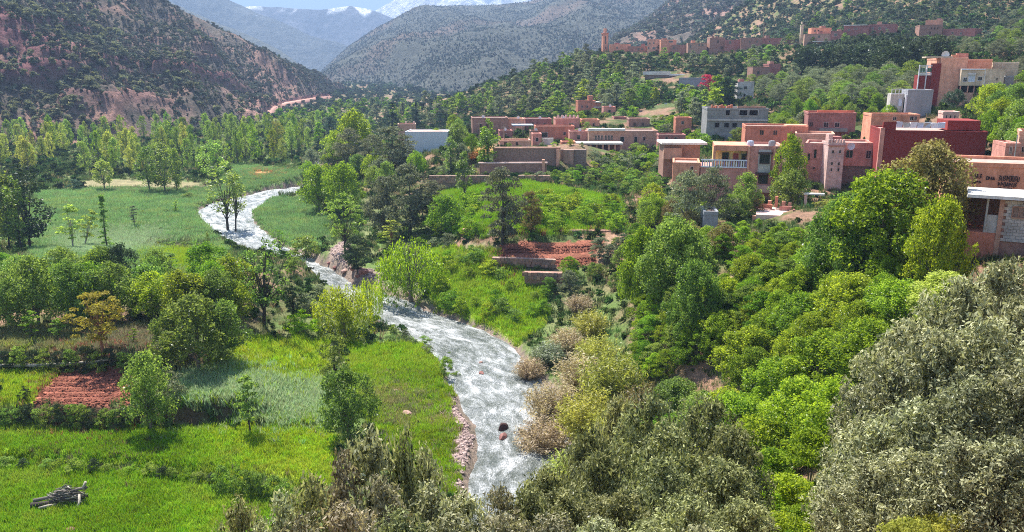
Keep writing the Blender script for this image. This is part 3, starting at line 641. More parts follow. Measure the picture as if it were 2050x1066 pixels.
# --- pink tall group, upper right
h = House('tall pink house with blank orange wall, highest at the upper right', 1872, 1925, 116, 222, 152, 9, W['salmon'], 14, below=3)
h.box('maroon_bay', 1856, 1873, 127, 205, -.15, 1, W['maroon'], zb=1); h.box('roof_arch', 1893, 1908, 110, 118, .4, .8, W['orange']); h.box('roof_wall', 1905, 1928, 107, 118, 1, 1.4, W['pink'])
h.box('glazed_bay', 1831, 1856, 150, 190, .2, 3, W['maroon'])
for u in (1830, 1845, 1857): h.box('post', u, u + 1.8, 130, 190, 0, .25, M_WHITE)
for v in (131, 146, 149): h.box('crossbar', 1830, 1858, v, v + 2, -.02, .2, M_WHITE)
h.box('pergola_roof', 1842, 1895, 113, 116, .2, 3, W['cream'])
for u, v in ((1838, 140), (1851, 140)): h.win(u, v, 10, 8, M_WHITE, flatm('green_glass', (.10, .2, .12), .3), y=.3)
dish(h.root, h.X(1880), .5, h.Z(110), .7)
h = House('cream house with white framed balcony window right of the tall pink house', 1921, 2008, 138, 172, 148, 8, W['cream'], 5, below=0, parapet=.2)
h.win(1930, 160, 7, 8, M_WHITE); h.win(1943, 157, 12, 13, M_WHITE, M_TARP); h.win(1960, 158, 8, 7, M_WHITE); h.box('awning', 1935, 1950, 147.5, 149.5, -.5, 0, M_WHITE); h.win(1994, 159, 3, 5)
h.box('pilaster', 1968, 1970, 138, 172, -.1, 0, W['roof_white']); h.box('cornice', 1920, 1970, 138, 140.5, -.2, 0, M_WHITE)
h.box('lower_storey', 1921, 2000, 172.4, 186, 1.5, 7.5, M_OPENING_SHADE)  # solid block coloured near black for the shade behind the pillars
for u in (1922, 1937, 1950, 1967, 1982): h.box('pillar', u, u + 2, 172.3, 186, .1, .4, W['salmon'])
h.box('base', 1921, 2000, 186.2, 226, .05, 7.5, W['salmon'], zb=3)
h = House('orange rooftop block behind the cream house', 1926, 1984, 119, 142, 158, 6, W['orange'], 5, below=6)
h = House('pale cream block at the far right end behind the cream house', 1984, 2036, 125, 156, 160, 8, W['cream'], 5, below=8)
h = House('small grey annexe beside the cream house on the right', 2009, 2026, 152, 182, 150, 5, W['grey_plaster'], 5)
h = House('plain grey block house below the tall pink house', 1813, 1863, 180, 228, 136, 6, W['grey_plaster'], 8, parapet=.3)
h.box('white_edge', 1809, 1813, 190, 226, .1, .4, M_WHITE); h.box('left_wing', 1782, 1809, 189, 228, 1.5, 5, W['pale_concrete'], zb=1)
for v in (179, 188): h.box('railing_bar', 1782, 1828, v, v + 1, 1.2, 1.3, M_WHITE)
for i in range(7): h.box('railing_post', 1782 + i * 7.5, 1783.2 + i * 7.5, 179, 190, 1.2, 1.3, M_WHITE, jit=0)
h.box('window', 1799, 1806, 200, 214, 1.42, 1.55, M_TARP)
# right edge small
h = House('small pink house with one window at the right edge above the graffiti wall', 2009, 2038, 287, 330, 77, 4, W['pink'], 14); h.win(2019, 301, 4, 14, W['blush'])
h = House('pale pink taller wall cut off by the right edge of the picture', 2032, 2090, 264, 330, 80, 5, W['salmon'], 0); h.win(2044, 300, 6, 10, W['blush'])
# --- mid village
h = House('white walled building side standing out left of the village', 812, 896, 264, 308, 190, 9, W['white'], -8, parapet=.2, below=2)
h = House('low terracotta roof block behind the white wall', 797, 833, 249, 272, 204, 5, W['adobe'], 0); h.box('chimney', 812, 815, 244, 249, 1, 1.4, W['blush']); h.box('chimney', 828, 831, 244, 249, 1, 1.4, W['blush'])
for a in [
 ('brown house with pale grey roof at the left end of the mid village', 946, 1018, 236, 270, 205, 8, 'brown', 4, [(962, 252, 5, 8), (975, 252, 5, 8)]),
 ('dusky pink house with flat roof beside the bright bushes, mid village', 1052, 1104, 238, 262, 212, 7, 'dusky', 5, [(1066, 248, 5, 6), (1090, 250, 5, 6)]),
 ('pink house with open roof columns and a dark arch in the mid village', 1112, 1160, 237, 256, 205, 7, 'pink', 5, [(1143, 251, 9, 7)]),
 ('wide terracotta house front below the arch house', 1072, 1150, 253, 284, 196, 6, 'terracotta', 5, [(1090, 270, 12, 9), (1130, 268, 5, 6)]),
 ('long low terracotta house with two rows of arched windows', 1178, 1316, 262, 300, 184, 8, 'adobe', 6, [(1192, 276, 4, 9), (1198, 276, 4, 9), (1204, 276, 4, 9), (1212, 276, 4, 9), (1218, 276, 4, 9), (1224, 276, 4, 9), (1245, 279, 8, 10), (1272, 281, 6, 14), (1289, 278, 5, 8)]),
 ('tiny pink house with one dark window above the long low house', 1229, 1255, 235, 254, 215, 5, 'dusky', 8, [(1238, 243, 6, 6)]),
 ('little brown house half hidden by trees, right of the mid village', 1318, 1342, 211, 228, 232, 5, 'brown', 5, [(1326, 218, 8, 7)]),
 ('small red house with stepped turret on the green slope', 1157, 1192, 202, 232, 268, 6, 'terracotta', 8, [(1165, 214, 3, 4), (1175, 214, 3, 4)]),
 ('salmon house with parapet just left of the arch house', 1018, 1050, 238, 262, 208, 6, 'salmon', 4, [(1028, 250, 5, 6), (1040, 250, 5, 6)]),
 ('dark adobe house stepping down beside the pergola', 1062, 1076, 262, 284, 194, 4, 'brown', 4, [(1069, 272, 5, 6)]),
 ('orange house on the terrace right of the arch house', 1164, 1200, 240, 262, 206, 6, 'orange', 4, [(1174, 250, 4, 6), (1188, 250, 4, 6)]),
 ('brown house above the long low terracotta house', 1258, 1300, 238, 262, 204, 6, 'brown', 5, [(1270, 249, 5, 6), (1286, 249, 5, 6)]),
 ('pink cube house behind the veranda', 1140, 1176, 263, 290, 188, 5, 'pink', 4, [(1158, 275, 6, 8)]),
 ('rose coloured house in the trees above the mid village', 1208, 1232, 214, 232, 236, 5, 'pink', 6, [(1220, 223, 5, 5)]),
 ('terracotta cube among trees left of the grey concrete house', 1352, 1384, 236, 258, 190, 5, 'terracotta', 5, [(1366, 246, 5, 6)]),
 ('long brown house at the foot of the trees right of the long low house', 1318, 1372, 270, 286, 172, 5, 'dusky', 5, [(1334, 278, 5, 6), (1352, 278, 5, 6)]),
 ('adobe house with two dark openings low on the mid village slope', 1124, 1152, 284, 299, 172, 4, 'terracotta', 4, [(1132, 291, 5, 7), (1144, 291, 5, 7)]),
 ('narrow pink house end just above the big retaining wall', 1066, 1084, 268, 296, 176, 4, 'pink', 4, [(1075, 280, 5, 7)]),
 ('dusky house among bushes left of the sheeted pergola', 1000, 1026, 262, 282, 190, 5, 'dusky', 4, [(1012, 271, 5, 6)]),
 ('low adobe house partly behind trees between the villages', 1286, 1330, 222, 238, 238, 6, 'adobe', 5, [(1297, 230, 5, 5)])]:
    h = House(a[0], *a[1:7], W[a[7]], a[8], roof=W['roof'])
    if RNG.random() < .6: dish(h.root, h.w * RNG.uniform(-.3, .3), .6, h.h + .3, .4)
    for q in a[9]: h.win(*q, W['blush'] if a[7] != 'brown' else None, bars=False)
    if 'turret' in a[0]: h.box('turret', 1178, 1187, 192, 202, 1, 3, W['terracotta']); h.box('terrace_slab', 1190, 1206, 204, 206, -.3, 4, W['roof_white']); h.box('terrace_slab', 1188, 1206, 214, 216, -.3, 4, W['roof_white']); h.box('side_room', 1190, 1203, 206, 230, .5, 4, W['terracotta'])
    if 'columns' in a[0]:
        for i in range(6): h.box('roof_column', 1116 + i * 8, 1119 + i * 8, 231, 237, .5, 1, W['blush'])
    if 'long low' in a[0]: h.box('cornice', 1176, 1250, 259, 262.5, -.5, 1, W['roof_white'])
h = House('white roofed veranda with pillars in front of the long low house', 1152, 1246, 290, 306, 176, 5, W['adobe'], 3, body=False, name='veranda', cat='veranda')
h.box('roof_slab', 1152, 1246, 286.5, 289.5, -.4, 4.5, W['roof_white'], jit=.04)
for i in range(8): h.box('pillar', 1156 + i * 12.2, 1159.5 + i * 12.2, 289.6, 304, 0, .4, W['salmon'], zb=.5)
h.box('back_wall', 1156, 1244, 289.6, 305, 4, 4.3, W['dusky'], zb=1)
h = House('big rough stone retaining wall below the mid village', 988, 1120, 298, 350, 158, 1.2, W['stone'], 3, name='retaining_wall', cat='wall', parapet=0)
h.box('coping', 986, 1122, 295.5, 298, -.15, 1.3, W['adobe']); h.box('stair_edge', 1113, 1119, 300, 350, -.7, 0, W['salmon'], 'pale sloping stair edge')
h = House('second stone retaining wall with pale buttress, right of the big one', 1121, 1172, 300, 346, 160, 1.2, W['stone'], -6, name='retaining_wall', cat='wall', parapet=0); h.box('buttress', 1128, 1148, 300, 346, -.7, 0, W['adobe'], 'pale earth buttress')
h = House('low garden wall with pale coping in front of the big retaining wall', 960, 1094, 328, 352, 153, .6, W['brown'], 2, name='garden_wall', cat='wall', parapet=0); h.box('coping', 958, 1096, 325.5, 328, -.1, .7, W['blush'])
h.box('pier', 1085, 1090, 320, 352, -.3, .3, W['salmon'])
h = House('bare white wall panel beside the leafy pergola, mid village', 1086, 1108, 277, 298, 180, .4, W['roof_white'], 6, name='wall_panel', cat='wall', parapet=0)
h = House('salmon low rooms behind the retaining wall', 1000, 1062, 281, 297, 172, 4, W['salmon'], 4); h.win(1012, 288, 5, 7); h.win(1035, 288, 5, 7)
h = House('grey sheeted pergola roof over the village yard', 1026, 1068, 252, 262, 190, 5, W['roof'], 4, name='pergola', cat='pergola', body=False)
h.box('roof_sheet', 1026, 1068, 251, 252.6, 0, 4.5, M_METAL, jit=.1)
for u in (1028, 1046, 1064): h.box('post', u, u + 1.4, 252, 268, .1, .3, M_WOOD)
# --- upper village
def slit(h, L, fm=None):
    for q in L: h.win(*q, fm, bars=False)
h = House('slim orange minaret standing alone on the skyline ridge', 1207, 1217, 66, 106, 378, 2.4, W['orange'], 18, name='minaret', cat='minaret', parapet=.3, below=3)
h.box('lantern', 1209.7, 1214.3, 57, 66.5, .7, 1.8, W['salmon']); h.box('gallery', 1206.2, 1217.8, 66.5, 69, -.15, 2.6, W['terracotta']); slit(h, [(1211.5, 80, 1.6, 16), (1212, 96, 1.4, 5)], W['blush'])
v, f = tube([(0, 1.2, h.h + 2), (0, 1.2, h.h + 3)], .12, .02); ob('finial', mk('finial', v, f, M_METAL), h.root)
h = House('pale cream minaret rising left of the high brown houses', 1602, 1607, 50, 76, 312, 1.6, W['cream'], 10, name='minaret', cat='minaret', below=3); h.box('lantern', 1603, 1606, 43.5, 48, .6, 1.3, W['cream'])
UP = [
 ('low orange prayer hall beside the orange minaret', 1221, 1262, 89, 108, 372, 8, 'orange', 8, [(1235, 96, 3, 4)]),
 ('dark brown hall right of the orange minaret', 1258, 1296, 93, 110, 366, 8, 'brown', 6, [(1278, 99, 4, 4), (1285, 99, 3, 4)]),
 ('tall salmon house with three rows of windows on the ridge', 1295, 1322, 79, 110, 358, 8, 'salmon', 6, [(1300, 87, 2.6, 3.4), (1308, 87, 2.6, 3.4), (1298, 97, 3, 4), (1309, 97, 6, 4), (1302, 106, 3, 4), (1309, 106, 3, 4)]),
 ('orange house with flat terrace right of the tall salmon house', 1322, 1353, 80, 108, 352, 9, 'orange', 4, [(1331, 96, 3, 3.5), (1342, 84, 8, 3)]),
 ('small dark house right of the orange terrace house', 1344, 1375, 90, 110, 348, 7, 'brown', 5, [(1349, 96, 3, 4)]),
 ('grey brown house with a row of dark windows', 1376, 1414, 86, 114, 340, 7, 'adobe', 6, [(1381, 94, 3, 6), (1399, 91, 3, 4), (1405, 91, 3, 4)]),
 ('tall brown house with broken roof edge', 1420, 1450, 76, 106, 338, 7, 'brown', 5, [(1436, 84, 3, 5), (1444, 96, 4, 5)]),
 ('brown block with pale window surround', 1450, 1482, 80, 112, 334, 7, 'dusky', 3, [(1460, 85, 4, 7)]),
 ('long dark house half behind the ridge trees', 1482, 1528, 76, 98, 328, 7, 'brown', 4, [(1500, 84, 3, 4), (1515, 84, 3, 4)]),
 ('low dark house with white roof patch', 1526, 1566, 77, 96, 326, 7, 'dusky', 4, [(1540, 84, 3, 3)]),
 ('low brown house left of the pale minaret', 1568, 1602, 80, 94, 318, 6, 'brown', 4, [(1590, 86, 3, 3)]),
 ('pale wall house with one small window right of the pale minaret', 1609, 1662, 68, 92, 300, 6, 'adobe', 5, [(1638, 74, 4, 4)]),
 ('orange upper room with two openings on the pale wall house', 1624, 1664, 56, 68, 306, 5, 'orange', 5, [(1631, 62, 3, 4), (1638, 62, 3, 4)]),
 ('dusky pink house with a wide dark window in the high row', 1661, 1688, 62, 82, 298, 6, 'dusky', 5, [(1672, 70, 6, 5)]),
 ('long dusky house with white roof line in the high row', 1687, 1738, 51, 82, 300, 8, 'dusky', 4, [(1697, 60, 4, 3.5), (1708, 58, 2, 4), (1713, 58, 2, 4)]),
 ('dusky house with two lit windows at the right end of the high row', 1737, 1790, 49, 78, 299, 8, 'dusky', 4, [(1745, 57, 4, 4), (1759, 57, 5, 5), (1772, 58, 3, 4)]),
 ('brown house with many small windows alone at the far right of the skyline village', 1838, 1884, 50, 82, 285, 7, 'brown', 5, [(1862, 57, 2, 4), (1868, 57, 2, 4), (1874, 57, 2, 4), (1860, 66, 3, 5)]),
 ('rubble walled ruin with pale top on the high right slope', 1852, 1886, 40, 52, 292, 6, 'adobe', 5, []),
 ('low mauve house in shade at the right of the skyline village', 1884, 1950, 58, 82, 282, 7, 'dusky', -6, [(1905, 66, 4, 4), (1922, 68, 4, 4)]),
 ('small brown grey house among olives below the high row', 1506, 1540, 134, 158, 255, 6, 'brown', 5, [(1517, 146, 4, 6)]),
 ('ruined red house front below the high row', 1538, 1562, 128, 146, 262, 6, 'dusky', 5, [(1552, 133, 4, 4)]),
 ('small pale grey house with two windows beside the dark tree', 1475, 1508, 164, 200, 225, 6, 'pale_concrete', 6, [(1491, 176, 6, 5), (1490, 191, 4, 5)]),
 ('grey blue flat roofed house beside the red bougainvillea', 1358, 1412, 156, 182, 262, 8, 'grey_plaster', 3, [(1376, 170, 9, 4)]),
]
for a in UP:
    h = House(a[0], *a[1:7], W[a[7]], a[8] + RNG.uniform(-13, 13), parapet=RNG.uniform(.2, .6), below=4)
    if RNG.random() < .6 and a[2] - a[1] > 22: uu_ = RNG.uniform(a[1] + 2, a[2] - 12); h.box('roof_room', uu_, uu_ + RNG.uniform(6, 10), a[3] - RNG.uniform(3, 6), a[3] + 1, 1, 4, W[['brown', 'orange', 'dusky', 'adobe'][RNG.integers(4)]])
    slit(h, a[9], W['blush'] if a[7] in ('dusky', 'orange', 'salmon') else None)
    if 'white roof line' in a[0]: h.box('cornice', 1686, 1733, 50, 51.6, -.4, .6, W['roof_white'])
    if 'wall house with one' in a[0]: h.box('roof_edge', 1625, 1664, 83, 84.5, -1.5, 0, W['roof_white'])
    if 'broken' in a[0]:
        for i in range(3): h.box('broken_wall', 1424 + i * 8, 1429 + i * 8, 72 + i, 77, 1, 1.5, W['brown'])
h = House('long pale topped retaining wall crossing the hillside below the minaret', 1290, 1372, 150, 170, 300, 1.2, W['stone'], -3, name='retaining_wall', cat='wall', parapet=0)
h.box('coping', 1286, 1340, 144, 149.9, -.3, 2.2, W['roof_white'], jit=.3); h.box('coping', 1338, 1385, 149, 152.5, -.3, 2.2, W['roof_white'], jit=.3)
# free standing terrace walls near the middle
def stone_me(seed):
    rg = np.random.default_rng(seed); V = np.array([(x, y, z) for z in (-1, 1) for y in (-1, 1) for x in (-1, 1)], float) * rg.uniform(.78, 1.0, (8, 3)); F = [(0, 2, 3, 1), (4, 5, 7, 6), (0, 1, 5, 4), (2, 6, 7, 3), (0, 4, 6, 2), (1, 3, 7, 5)]
    return mk('stone', V, F, [W['stone'], W['brown'], W['adobe']][seed % 3])
STONES = [stone_me(k) for k in range(6)]
def tw(label, u0, u1, vt, vb, Y, m='stone', rot=0, th=.5, cop='adobe'):
    h = House(label, u0, u1, vt, vb, Y, th, W[m], rot, name='terrace_wall', cat='wall', parapet=0, reg=False)
    if vb - vt > 12:
        g_ = (.42 if Y < 80 else .55); ny = max(2, int(h.h / (g_ * .6))); nx = int(h.w / g_)
        for r_ in range(ny):
            x = -h.w / 2 - (r_ % 2) * g_ * .5
            while x < h.w / 2 - .1:
                w_ = g_ * RNG.uniform(.7, 1.35); hh_ = h.h / ny
                o = ob('stone', STONES[RNG.integers(len(STONES))], h.root, (min(x + w_ / 2, h.w / 2 - .1), .02, (r_ + .5) * hh_), scale=(w_ * .53, .2 * RNG.uniform(.7, 1.4), hh_ * .54)); o.rotation_euler = (0, RNG.uniform(-.08, .08), 0)
                x += w_
    if cop: h.box('coping', u0 - 1, u1 + 1, vt - 2.5, vt, -.05, th + .1, W[cop], jit=.05)
    return h
tw('dark brown terrace wall with pale coping between the tall tree and the grove', 1396, 1505, 560, 604, 61, 'dusky', 3)
tw('shaded upper garden wall behind the terrace wall', 1404, 1470, 488, 515, 74, 'brown', 3)
tw('earth bank wall under the green vines above the red plot', 926, 1246, 461, 489, 105.5, 'brown', 0, 1.0, None)
tw('dark stone bank along the front of the red ploughed plot', 985, 1110, 518, 534, 95, 'stone', -8, .6, None)
tw('lower red earth bank above the riverside meadow', 1050, 1125, 546, 560, 90, 'brown', -4, .6, None)
tw('hedge terrace wall behind the bright green plot', 860, 1100, 352, 366, 148, 'stone', 0, .6, None)
# ================================================================ vegetation
def mat_leaf(name, c1, c2, trans=.4, spec=.25, rough=.5, huev=.05, back=1.25):
    m = bpy.data.materials.new(name); m.use_nodes = True; t = m.node_tree; t.nodes.clear()
    out = t.nodes.new('ShaderNodeOutputMaterial'); a = N(t, 'Attribute', attribute_name='Col'); oi = N(t, 'ObjectInfo')
    c = mixc(t, c1, c2, a.outputs['Fac'])
    hs = N(t, 'HueSaturation'); t.links.new(c, hs.inputs['Color'])
    mr = N(t, 'MapRange'); t.links.new(oi.outputs['Random'], mr.inputs[0]); mr.inputs[3].default_value = .5 - huev * .5; mr.inputs[4].default_value = .5 + huev * .35; t.links.new(mr.outputs[0], hs.inputs['Hue'])
    mul = N(t, 'Math', operation='MULTIPLY'); t.links.new(oi.outputs['Random'], mul.inputs[0]); mul.inputs[1].default_value = 7.31
    fr = N(t, 'Math', operation='FRACT'); t.links.new(mul.outputs[0], fr.inputs[0])
    mv = N(t, 'MapRange'); t.links.new(fr.outputs[0], mv.inputs[0]); mv.inputs[3].default_value = .78; mv.inputs[4].default_value = 1.22; t.links.new(mv.outputs[0], hs.inputs['Value'])
    d = N(t, 'BsdfDiffuse'); t.links.new(hs.outputs[0], d.inputs['Color'])
    tr = N(t, 'BsdfTranslucent'); tc = mixc(t, hs.outputs[0], (back, back * 1.02, back * .62), 1.0, 'MULTIPLY'); t.links.new(tc, tr.inputs['Color'])
    mx = N(t, 'MixShader'); mx.inputs[0].default_value = trans; t.links.new(d.outputs[0], mx.inputs[1]); t.links.new(tr.outputs[0], mx.inputs[2])
    g = N(t, 'BsdfGlossy'); g.inputs['Roughness'].default_value = max(rough, .62); g.inputs['Color'].default_value = (1, 1, 1, 1)
    fz = N(t, 'LayerWeight'); fz.inputs['Blend'].default_value = .3; fm = N(t, 'Math', operation='MULTIPLY'); t.links.new(fz.outputs['Fresnel'], fm.inputs[0]); fm.inputs[1].default_value = spec * .35
    m2 = N(t, 'MixShader'); t.links.new(fm.outputs[0], m2.inputs[0]); t.links.new(mx.outputs[0], m2.inputs[1]); t.links.new(g.outputs[0], m2.inputs[2])
    t.links.new(m2.outputs[0], out.inputs['Surface']); return m
L_ = {
 'poplar': mat_leaf('poplar_leaves', (.14, .22, .04), (.42, .54, .12), .55),
 'green': mat_leaf('bright_green_leaves', (.07, .16, .012), (.28, .42, .03), .5),
 'mulberry': mat_leaf('mulberry_leaves', (.06, .14, .012), (.44, .56, .035), .52, .3),
 'dark': mat_leaf('dark_green_leaves', (.025, .042, .02), (.09, .125, .05), .2, .25),
 'olive': mat_leaf('olive_leaves', (.08, .10, .055), (.36, .40, .25), .35, .25, .6, .03),
 'olive_near': mat_leaf('silvery_olive_leaves', (.032, .04, .015), (.60, .60, .34), .28, .28, .5, .03),  # wide leaf tones paint in sunlit highlights and dark gaps
 'olive_mid': mat_leaf('dark_olive_bush_leaves', (.03, .042, .014), (.47, .48, .22), .3, .28, .5, .05),  # bush leaves too: tone range stands in for lit leaves and dark gaps
 'walnut': mat_leaf('mid_green_leaves', (.06, .12, .022), (.34, .47, .09), .48, .3),
 'yellow': mat_leaf('yellow_green_leaves', (.20, .23, .04), (.60, .62, .14), .5, .2),
 'golden': mat_leaf('golden_leaves', (.26, .17, .03), (.42, .33, .06), .4, .2),
 'tan': mat_leaf('tan_dry_twigs', (.24, .18, .12), (.58, .48, .32), .4, .1),
 'willow': mat_leaf('willow_leaves', (.16, .28, .008), (.42, .54, .015), .55, .2),
 'scrub': mat_leaf('scrub_leaves', (.08, .09, .055), (.30, .31, .20), .3, .15, .6, .04),
 'bluegreen': mat_leaf('blue_green_leaves', (.035, .08, .05), (.10, .16, .09), .2, .3),
 'conifer': mat_leaf('conifer_needles', (.02, .045, .03), (.05, .085, .045), .1, .1),
 'red': mat_leaf('crimson_flowers', (.30, .02, .05), (.55, .06, .10), .3, .1, .6, .02),
 'orange': mat_leaf('orange_flowers', (.50, .16, .04), (.65, .30, .08), .3, .1, .6, .02),
 'bronze_near': mat_leaf('bronzed_shrub_leaves', (.09, .075, .04), (.50, .45, .29), .3, .3, .5, .05),
 'rust': mat_leaf('bronze_young_leaves', (.16, .12, .05), (.34, .30, .10), .35, .3),
}
def mat_bark(n, c):
    m, t, b = nt(n); tc = N(t, 'TexCoord'); mp = N(t, 'Mapping'); mp.inputs['Scale'].default_value = (6, 6, 1.2); t.links.new(tc.outputs['Object'], mp.inputs[0])
    q = noise(t, 2.5, 5, .7, mp.outputs[0]); r = ramp(t, q.outputs[0], [(.3, tuple(x * .55 for x in c)), (.7, tuple(x * 1.4 for x in c))]); t.links.new(r.outputs[0], b.inputs['Base Color']); return m
B_ = {'grey': mat_bark('grey_bark', (.17, .145, .12)), 'dark': mat_bark('dark_bark', (.07, .055, .045)), 'red': mat_bark('reddish_bark', (.30, .13, .075)), 'pale': mat_bark('pale_bark', (.36, .32, .26))}
def leaf_quads(C, size, aspect, rng, up=.35, out=None, droop=False):
    n = len(C)
    nr = rng.normal(size=(n, 3)); nr /= np.linalg.norm(nr, axis=1)[:, None]
    if out is not None: nr = nr + out * .7
    nr[:, 2] += up; nr /= np.linalg.norm(nr, axis=1)[:, None]
    a = rng.normal(size=(n, 3))
    if droop: a = a * .25 + np.array([0, 0, -1.0])
    a -= (a * nr).sum(1)[:, None] * nr; a /= np.linalg.norm(a, axis=1)[:, None] + 1e-9
    b = np.cross(nr, a); s = size * rng.uniform(.6, 1.35, n)[:, None]
    V = np.stack([C - a * s, C - b * s * aspect + a * s * .15 , C + a * s, C + b * s * aspect + a * s * .15], 1).reshape(-1, 3)
    return V
def env_r(shape, t):
    if shape == 'round': return np.sqrt(np.clip(1 - (2 * t - 1) ** 2, 0, 1)) * (1.05 - .12 * t)
    if shape == 'dome': return np.sqrt(np.clip(1 - t ** 2.2, 0, 1)) * (.82 + .5 * np.clip(t, 0, .35))
    if shape == 'column': return (np.clip(t / .2, 0, 1) ** .5) * (np.clip((1 - t) / .38, 0, 1) ** .5)
    if shape == 'cone': return np.clip(1 - t, 0, 1) ** .8
    if shape == 'flare': return .45 + .55 * t
    return np.ones_like(t)
def crown(seed, h0, h1, rad, shape, K, n, cr, leaf, asp=.5, shell=.55, up=.35, droop=False, lean=(0, 0), cz=.8, full=False):
    """clumps of leaves spread through a crown envelope; returns vertices, faces, tint per vertex, clump centres"""
    rng = np.random.default_rng(seed)
    t = rng.uniform(.02, 1, K); th = rng.uniform(0, 2 * np.pi, K); rr = rng.uniform(shell ** 2, 1, K) ** .5
    k4 = max(4, K // 4); rr[:k4] = rng.uniform(0, shell, k4)
    wob = .78 + .44 * vn(np.cos(th) * 1.6 + t * 3, np.sin(th) * 1.6 + seed, seed)
    er = env_r(shape, t) * rad * wob
    cc = np.stack([np.cos(th) * rr * er, np.sin(th) * rr * er, h0 + t * (h1 - h0)], -1)
    cc[:, 0] += lean[0] * t; cc[:, 1] += lean[1] * t
    crr = cr * rng.uniform(.6, 1.3, K)
    idx = np.repeat(np.arange(K), n); m = len(idx)
    d = rng.normal(size=(m, 3)); d /= np.linalg.norm(d, axis=1)[:, None]; d[:, 2] = d[:, 2] if full else np.abs(d[:, 2]) * .85 - .15 * (rng.random(m) < .5) * 2 * np.abs(d[:, 2])
    q = rng.uniform(.25, 1.0, m) ** .5
    C = cc[idx] + d * (crr[idx] * q)[:, None] * np.array([1, 1, cz])
    V = leaf_quads(C, leaf, asp, rng, up, d, droop)
    tint = np.clip(.48 + .27 * rng.normal(size=m) + .4 * (rng.random(K)[idx] - .5), 0, 1)
    return V, np.arange(len(V)).reshape(-1, 4), np.repeat(tint, 4), cc
def trunk_mesh(name, cc, h0, r0, mat, limbs=7, base_lean=(0, 0), seed=0, split=.55, fork=1):
    rng = np.random.default_rng(seed); L = []
    top = cc.mean(0); H = top[2]
    for f in range(fork):
        bx, by = (rng.uniform(-.25, .25, 2) if fork > 1 else (0, 0))
        mid = np.array([top[0] * .5 + bx * 2, top[1] * .5 + by * 2, h0 + (H - h0) * .3])
        pts = [(bx, by, -.5), (bx * 1.2 + rng.uniform(-.06, .06), by * 1.2, h0 * .5), tuple(mid * [1, 1, 1]), tuple(top * [1, 1, 1])]
        L.append(tube(pts, [r0 * 1.25, r0, r0 * .75, r0 * .3], n=7))
        for i in rng.choice(len(cc), min(limbs, len(cc)), replace=False):
            s = mid * (1 - split * rng.random()) + top * 0; s = np.array([mid[0], mid[1], h0 * .6 + (mid[2] - h0 * .6) * rng.random()]); e = cc[i]
            m1 = (s + e) / 2 + np.array([0, 0, -.1 * np.linalg.norm(e - s)]) * rng.uniform(-1, 1)
            L.append(tube([s, m1, e], [r0 * .42, r0 * .26, r0 * .08], n=5))
    V, F = join(L); return mk(name, V, F, mat, True)
PROTO = {}
def proto(key, seed, H, h0, rad, shape, K, n, cr, leaf, lm, bm='grey', tr=.12, asp=.5, limbs=8, **kw):
    V, F, T, cc = crown(seed, h0, H - cr * .6, rad - cr * .5, shape, K, n, cr, leaf, asp, **kw)
    c = mk('crown', V, F, L_[lm], col=np.repeat(T[:, None], 3, 1)); tm = trunk_mesh('trunk', cc, max(h0, .3), tr, B_[bm], limbs, seed=seed)
    PROTO.setdefault(key, []).append((tm, c, H, rad * 2))
for s in range(4): proto('poplar', 10 + s, 9.5, 1.9 - .3 * s, 1.9 + .2 * s, 'column', 74, 38, .44, .14, 'poplar', tr=.11, asp=.6, limbs=20, up=.1, cz=1.7, full=True)
for s in range(3): proto('slender', 20 + s, 9.0, 1.2, 1.15, 'column', 46, 40, .36, .13, 'poplar', tr=.09, asp=.5, limbs=16, up=.1, cz=1.7, full=True)
for s in range(3): proto('airy', 25 + s, 9.0, 3.0, 1.35, 'column', 40, 24, .36, .12, 'poplar', 'dark', tr=.09, asp=.5, limbs=22, up=.1, cz=1.4, full=True)
for s in range(3): proto('open', 85 + s, 6, 1.8, 2.6, 'round', 52, 26, .40, .10, 'walnut', 'dark', tr=.13, limbs=40, full=True)
for s in range(4): proto('broad', 30 + s, 6.5, 1.2, 3.3, 'dome', 120, 58, .6, .13, 'green', tr=.15, cz=1.0, full=True, limbs=14)
for s in range(4): proto('olive', 40 + s, 5.0, .8, 2.8, 'dome', 95, 75, .6, .10, 'olive', tr=.2, asp=.38)
for s in range(3): proto('dark', 50 + s, 6.5, .5, 3.0, 'round', 90, 80, .75, .12, 'dark', 'dark', tr=.2)
for s in range(2): proto('conifer', 60 + s, 9, .6, 1.4, 'cone', 60, 40, .4, .14, 'conifer', 'dark', tr=.12)
for s in range(4): proto('bush', 70 + s, 2.2, .05, 1.5, 'dome', 30, 70, .42, .085, 'green', tr=.04, limbs=6)
for s in range(4): proto('sparse', 80 + s, 5.2, 1.3, 2.0, 'round', 60, 42, .42, .10, 'walnut', 'dark', tr=.09, limbs=20)
for s in range(2): proto('sapling', 90 + s, 4.3, 1.0, .95, 'round', 24, 50, .3, .085, 'walnut', 'dark', tr=.05, limbs=12)
for s in range(4): proto('far', 100 + s, 7, .8, 2.8, 'dome', 42, 26, .8, .30, 'green', tr=.2, limbs=3)
for s in range(3): proto('faroak', 110 + s, 6, .2, 3.0, 'round', 48, 26, .8, .28, 'dark', 'dark', tr=.2, limbs=3)
